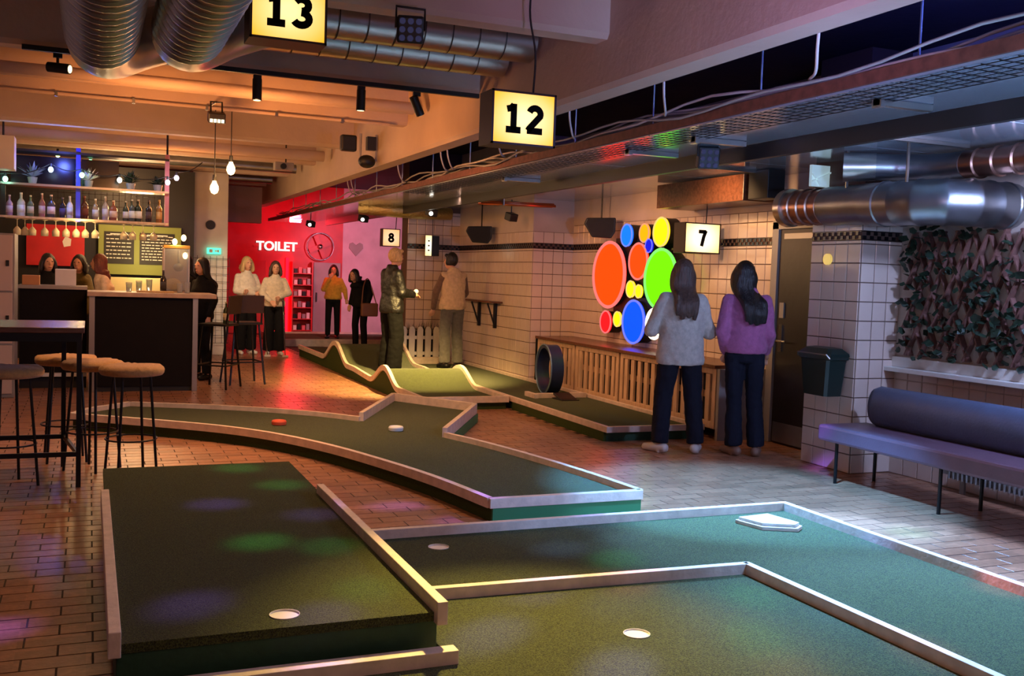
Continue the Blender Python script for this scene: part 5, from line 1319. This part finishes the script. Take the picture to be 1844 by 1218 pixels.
    if hair:
        g = MB(); style, hm, hz = hair[:3]; sw = hair[3] if len(hair) > 3 else 0
        back = HR @ Vector((0, -1, 0))
        g.ell(hd + back * .020 + Vector((0, 0, .022)), (.090, .098, .108), n=18, k=12)
        if style != 'short':
            for k in range(24):
                a = -1.85 + 3.7 * k / 23; dd = HR @ Vector((math.sin(a), -math.cos(a), 0)); r = random.uniform(.93, 1.04)
                ze = hz + .10 * max(0, abs(a) - 1.0) + random.uniform(-.04, .04); wv = random.uniform(-.012, .012)
                tip = Vector((hd.x + sw, hd.y, ze)) + HR @ Vector((math.sin(a) * (.07 if style == 'slim' else .085), 0, 0)) + back * (.185 if hz < 1.3 else .12)
                p = [hd + dd * .05 + Vector((0, 0, .07)), hd + dd * .090 * r + Vector((0, 0, -.02)), hd + dd * .092 * r + back * .012 + Vector((wv, 0, -.13)), (hd + dd * .085).lerp(tip, .7) + Vector((-wv, 0, -.02)) + back * (.05 if hz < 1.3 else .03), tip]
                g.tube(spline(p, 4), [.027 - .009 * i / 16 for i in range(17)], 8)
        else:
            for k in range(10):
                a = -2.0 + 4.0 * k / 9; dd = HR @ Vector((math.sin(a), -math.cos(a), 0)); g.ell(hd + dd * .062 + Vector((0, 0, -.02)), (.03, .03, .05), n=8, k=6)
            for k in range(9): g.ell(hd + HR @ Vector((-.05 + .0125 * k, .055, .078 + .01 * (k % 2))), (.02, .03, .02), n=8, k=6)
        # keep the face free
        blob(g, 'hair', hm, t, .009, 2)
    return t
def folds(o, amp=.007, sc=7.0, zs=.45):
    from mathutils import noise
    me = o.data; n = len(me.vertices); co = np.empty(n * 3); no = np.empty(n * 3); me.vertices.foreach_get('co', co); me.vertices.foreach_get('normal', no)
    co = co.reshape(-1, 3); no = no.reshape(-1, 3); ph = random.uniform(0, 50)
    d = np.array([noise.noise((x * sc + ph, y * sc, z * sc * zs + .35 * math.sin(x * 9))) + .5 * noise.noise((x * sc * 2.3, y * sc * 2.3 + ph, z * sc * 2.3 * zs * 2)) for x, y, z in co])
    d = 1 - 2 * np.abs(d)
    co += no * (amp * d)[:, None]; me.vertices.foreach_set('co', co.ravel()); me.update()
def cloth(name, r, g, b, var=.12, bump=.35, bs=22, rough=.9): return mat(name, srgb(r, g, b), rough, var=var, vscale=26, bump=bump, bscale=bs, sheen=.2 if max(r, g, b) > 60 else 0, spec=.2)
brown_hair = mat('brown_hair', srgb(78, 56, 48), .45, var=.35, vscale=90, stretch=(1, 1, .08), bump=.6, bscale=120)
dark_hair = mat('dark_hair', srgb(26, 20, 22), .4, var=.3, vscale=90, stretch=(1, 1, .08), bump=.6, bscale=120)
blond_hair = mat('blond_hair', srgb(206, 172, 120), .5, var=.25, vscale=90, stretch=(1, 1, .1), bump=.6, bscale=120)
auburn_hair = mat('auburn_hair', srgb(104, 48, 34), .45, var=.3, vscale=90, stretch=(1, 1, .08), bump=.6, bscale=120)
navy_trs = cloth('navy_trousers', 26, 26, 38); black_trs = cloth('black_trousers', 20, 19, 21); shoe_w = mat('white_trainer', srgb(206, 196, 190), .6); shoe_b = mat('brown_shoe', srgb(128, 96, 80), .6)
person('woman in a pale grey jumper and navy trousers seen from behind', (4.645, 7.30, 0), (.30, .95), 1.655,
       dict(elL=(-.262, .03, 1.07), elR=(.262, .03, 1.06), wrL=(-.13, .22, 1.12), wrR=(.12, .22, 1.12), knL=(-.135, .02, .49), knR=(.135, .02, .49), anL=(-.155, -.02, .085), anR=(.165, -.02, .085), head=(0, .03, 1.575)),
       cloth('pale_grey_knit', 186, 176, 168, bs=40), navy_trs, ('long', brown_hair, 1.21), shoe_w, voxel=.011, sleeve=.060, leg_r=(.098, .078, .072), hem=.78, wide=1.12, toes=(-.75, .45))
person('woman in a mauve pink jumper and dark flared trousers seen from behind', (5.13, 7.06, 0), (.45, .89), 1.66,
       dict(head=(-.035, .02, 1.57), elL=(-.205, -.05, 1.08), wrL=(-.16, .04, .90), elR=(.20, .0, 1.07), wrR=(.20, .13, .90), knL=(-.075, .02, .49), knR=(.10, .02, .49), anL=(-.06, -.02, .085), anR=(.13, -.02, .085)),
       cloth('mauve_knit', 168, 96, 142, bs=40), cloth('dark_navy_denim', 24, 26, 40), ('long', dark_hair, 1.18, .045), shoe_b, voxel=.011, sleeve=.057, leg_r=(.088, .066, .074), hem=.90, wide=.97, toes=(-.5, .3), turn=.25)
hy = 12.75
person('blond man in black leather jacket and wide black trousers holding a ball', (3.66, hy, hump(hy)), (.93, .25), 1.66,
       dict(elR=(.19, .03, 1.10), wrR=(.10, .27, 1.07), elL=(-.19, .02, 1.10), wrL=(-.10, .24, 1.05), head=(0, .05, 1.57)),
       mat('black_leather', srgb(10, 9, 10), .5, var=.2, vscale=14, bump=.5, bscale=26), cloth('black_wide_trousers', 6, 6, 6), ('short', blond_hair, 0), M['black'], voxel=.013, sleeve=.068, leg_r=(.105, .098, .10), hem=.82, wide=1.12)
o = MB().ell((0, 0, 0), .032, n=16, k=12).build('golf_ball', mat('white_ball', srgb(235, 232, 222), .4, emit=(1, .9, .7), estr=.25), smooth=True); o.location = (3.985, 12.745, 1.212); tag(o, 'white golf ball in the hand of the man in black', 'ball')  # faint emission on the ball stands in for light falling on it
person('dark haired man in a beige waistcoat and grey jeans on the wall lane', (4.80, 13.60, .104), (-.10, .99), 1.68,
       dict(head=(-.02, .06, 1.56), elL=(-.25, .04, 1.10), wrL=(-.24, .14, .86), elR=(.23, .06, 1.10), wrR=(.18, .20, .95)),
       cloth('beige_waistcoat', 206, 176, 138), cloth('grey_jeans', 96, 92, 88), ('short', dark_hair, 0), M['black'], voxel=.013, sleeve=.056, hem=.86, wide=1.08, turn=.7, leg_r=(.094, .078, .074), sleeves=cloth('brown_grey_shirt', 112, 86, 70))
person('person in a mustard yellow shirt and dark trousers facing the camera', (4.46, 19.75, .10), (-.25, -1), 1.47,
       dict(elR=(.22, .05, 1.13), wrR=(.08, .14, 1.38), elL=(-.26, -.02, 1.13), wrL=(-.30, .06, .92)),
       cloth('mustard_shirt', 212, 164, 66), black_trs, ('slim', dark_hair, 1.45), M['black'], voxel=.016, sleeve=.062, hem=.90, wide=1.08)
person('stooping person in black with a brown bag behind the blond man', (4.22, 16.6, hump(16.6)), (-.6, -.5), 1.44,
       dict(head=(0, .24, 1.47), neck=(0, .15, 1.36), chest=(0, .06, 1.22)), cloth('black_top', 20, 19, 21), black_trs, ('long', dark_hair, 1.35), M['black'], voxel=.016)
t = thing('shoulder_bag', 'brown shoulder bag at the hip of the stooping person', 'bag', (4.30, 16.32, .82))
MB().box(-.14, .14, -.05, .05, -.11, .11).build('pouch', mat('tan_leather', srgb(128, 84, 58), .5), t, bevel=.02); MB().tube(spline([(-.13, 0, .1), (-.08, .1, .4), (.02, .18, .5), (.13, .05, .1)], 5), .01, 6).build('strap', mat('tan_leather', srgb(128, 84, 58)), t)
person('blond woman in a white shirt with folded arms beside the bar chairs', (2.42, 17.2, 0), (.35, -.94), 1.64,
       dict(elL=(-.22, .05, 1.12), wrL=(.06, .17, 1.10), elR=(.22, .05, 1.10), wrR=(-.06, .19, 1.06)),
       cloth('white_shirt', 224, 212, 196), black_trs, ('slim', blond_hair, 1.46), M['white'], voxel=.016, sleeve=.06, leg_r=(.1, .09, .095), hem=.86)
person('woman in an open white blouse holding a putter before the red wall', (2.86, 17.0, 0), (-.05, -1), 1.58,
       dict(elL=(-.24, .05, 1.12), wrL=(-.06, .20, 1.05), elR=(.24, .05, 1.12), wrR=(.10, .20, .98)),
       cloth('cream_blouse', 214, 196, 172), black_trs, ('long', brown_hair, 1.36), M['white'], voxel=.016, sleeve=.06, leg_r=(.1, .09, .1), hem=.88)
def putter(p0, p1, lb):
    t = thing('putter', lb, 'golf club'); MB().cyl(p0, p1, .009, n=8).build('shaft', M['chrome'], t); q = Vector(p0).lerp(Vector(p1), .2); MB().cyl(p0, q, .014, n=8).build('grip', M['black'], t)
    MB().box(p1[0] - .05, p1[0] + .05, p1[1] - .02, p1[1] + .02, p1[2] - .015, p1[2] + .02).build('club_head', M['white'], t, bevel=.005); rebase(t, p1)
putter((2.62, 16.72, .92), (2.70, 16.66, .018), 'putter leaning down from the blond woman'); putter((2.94, 16.70, .93), (2.97, 16.55, .018), 'putter held upright by the woman in the blouse')
seat_pose = dict(hpL=(-.09, 0, .90), hpR=(.09, 0, .90), knL=(-.12, .38, .86), knR=(.12, .38, .86), anL=(-.12, .36, .44), anR=(.12, .36, .44), elL=(-.20, .12, 1.12), elR=(.20, .12, 1.12), wrL=(-.12, .32, 1.16), wrR=(.12, .32, 1.16))
def offset_pose(p, dz): return {k: (v[0], v[1], v[2] + dz) for k, v in p.items()}
person('person in black with long black hair at the bar end', (1.33, 13.35, 0), (-.75, -.5), 1.56, None, cloth('black_top', 20, 19, 21), black_trs, ('long', mat('jet_hair', srgb(12, 10, 12), .5), 1.2), M['black'], voxel=.016)
person('second dark figure behind the bar end seen beside the glass case', (1.17, 13.9, 0), (-.9, -.3), 1.60, None, cloth('black_top', 20, 19, 21), black_trs, ('long', mat('jet_hair', srgb(12, 10, 12), .5), 1.25), M['black'], voxel=.018)
person('dark haired woman behind the bar left of the other two', (-.48, 13.85, 0), (.3, -.95), 1.545, None, cloth('black_top', 20, 19, 21), black_trs, ('slim', dark_hair, 1.45), M['black'], voxel=.018)
person('woman in an olive jacket leaning over behind the bar', (-.17, 14.25, 0), (-.35, -.9), 1.56, dict(head=(-.10, .12, 1.56), neck=(-.06, .06, 1.43), elL=(-.26, .14, 1.16), wrL=(-.1, .34, 1.2)), cloth('olive_jacket', 92, 78, 40), black_trs, ('slim', dark_hair, 1.45), M['black'], voxel=.018, wide=1.2, sleeve=.07)
person('woman with long auburn hair and cream top behind the bar', (.18, 13.75, 0), (-.95, .1), 1.575, dict(head=(0, .08, 1.56), neck=(0, .04, 1.43)), cloth('cream_top', 226, 200, 176), black_trs, ('long', auburn_hair, 1.32), M['black'], voxel=.018)
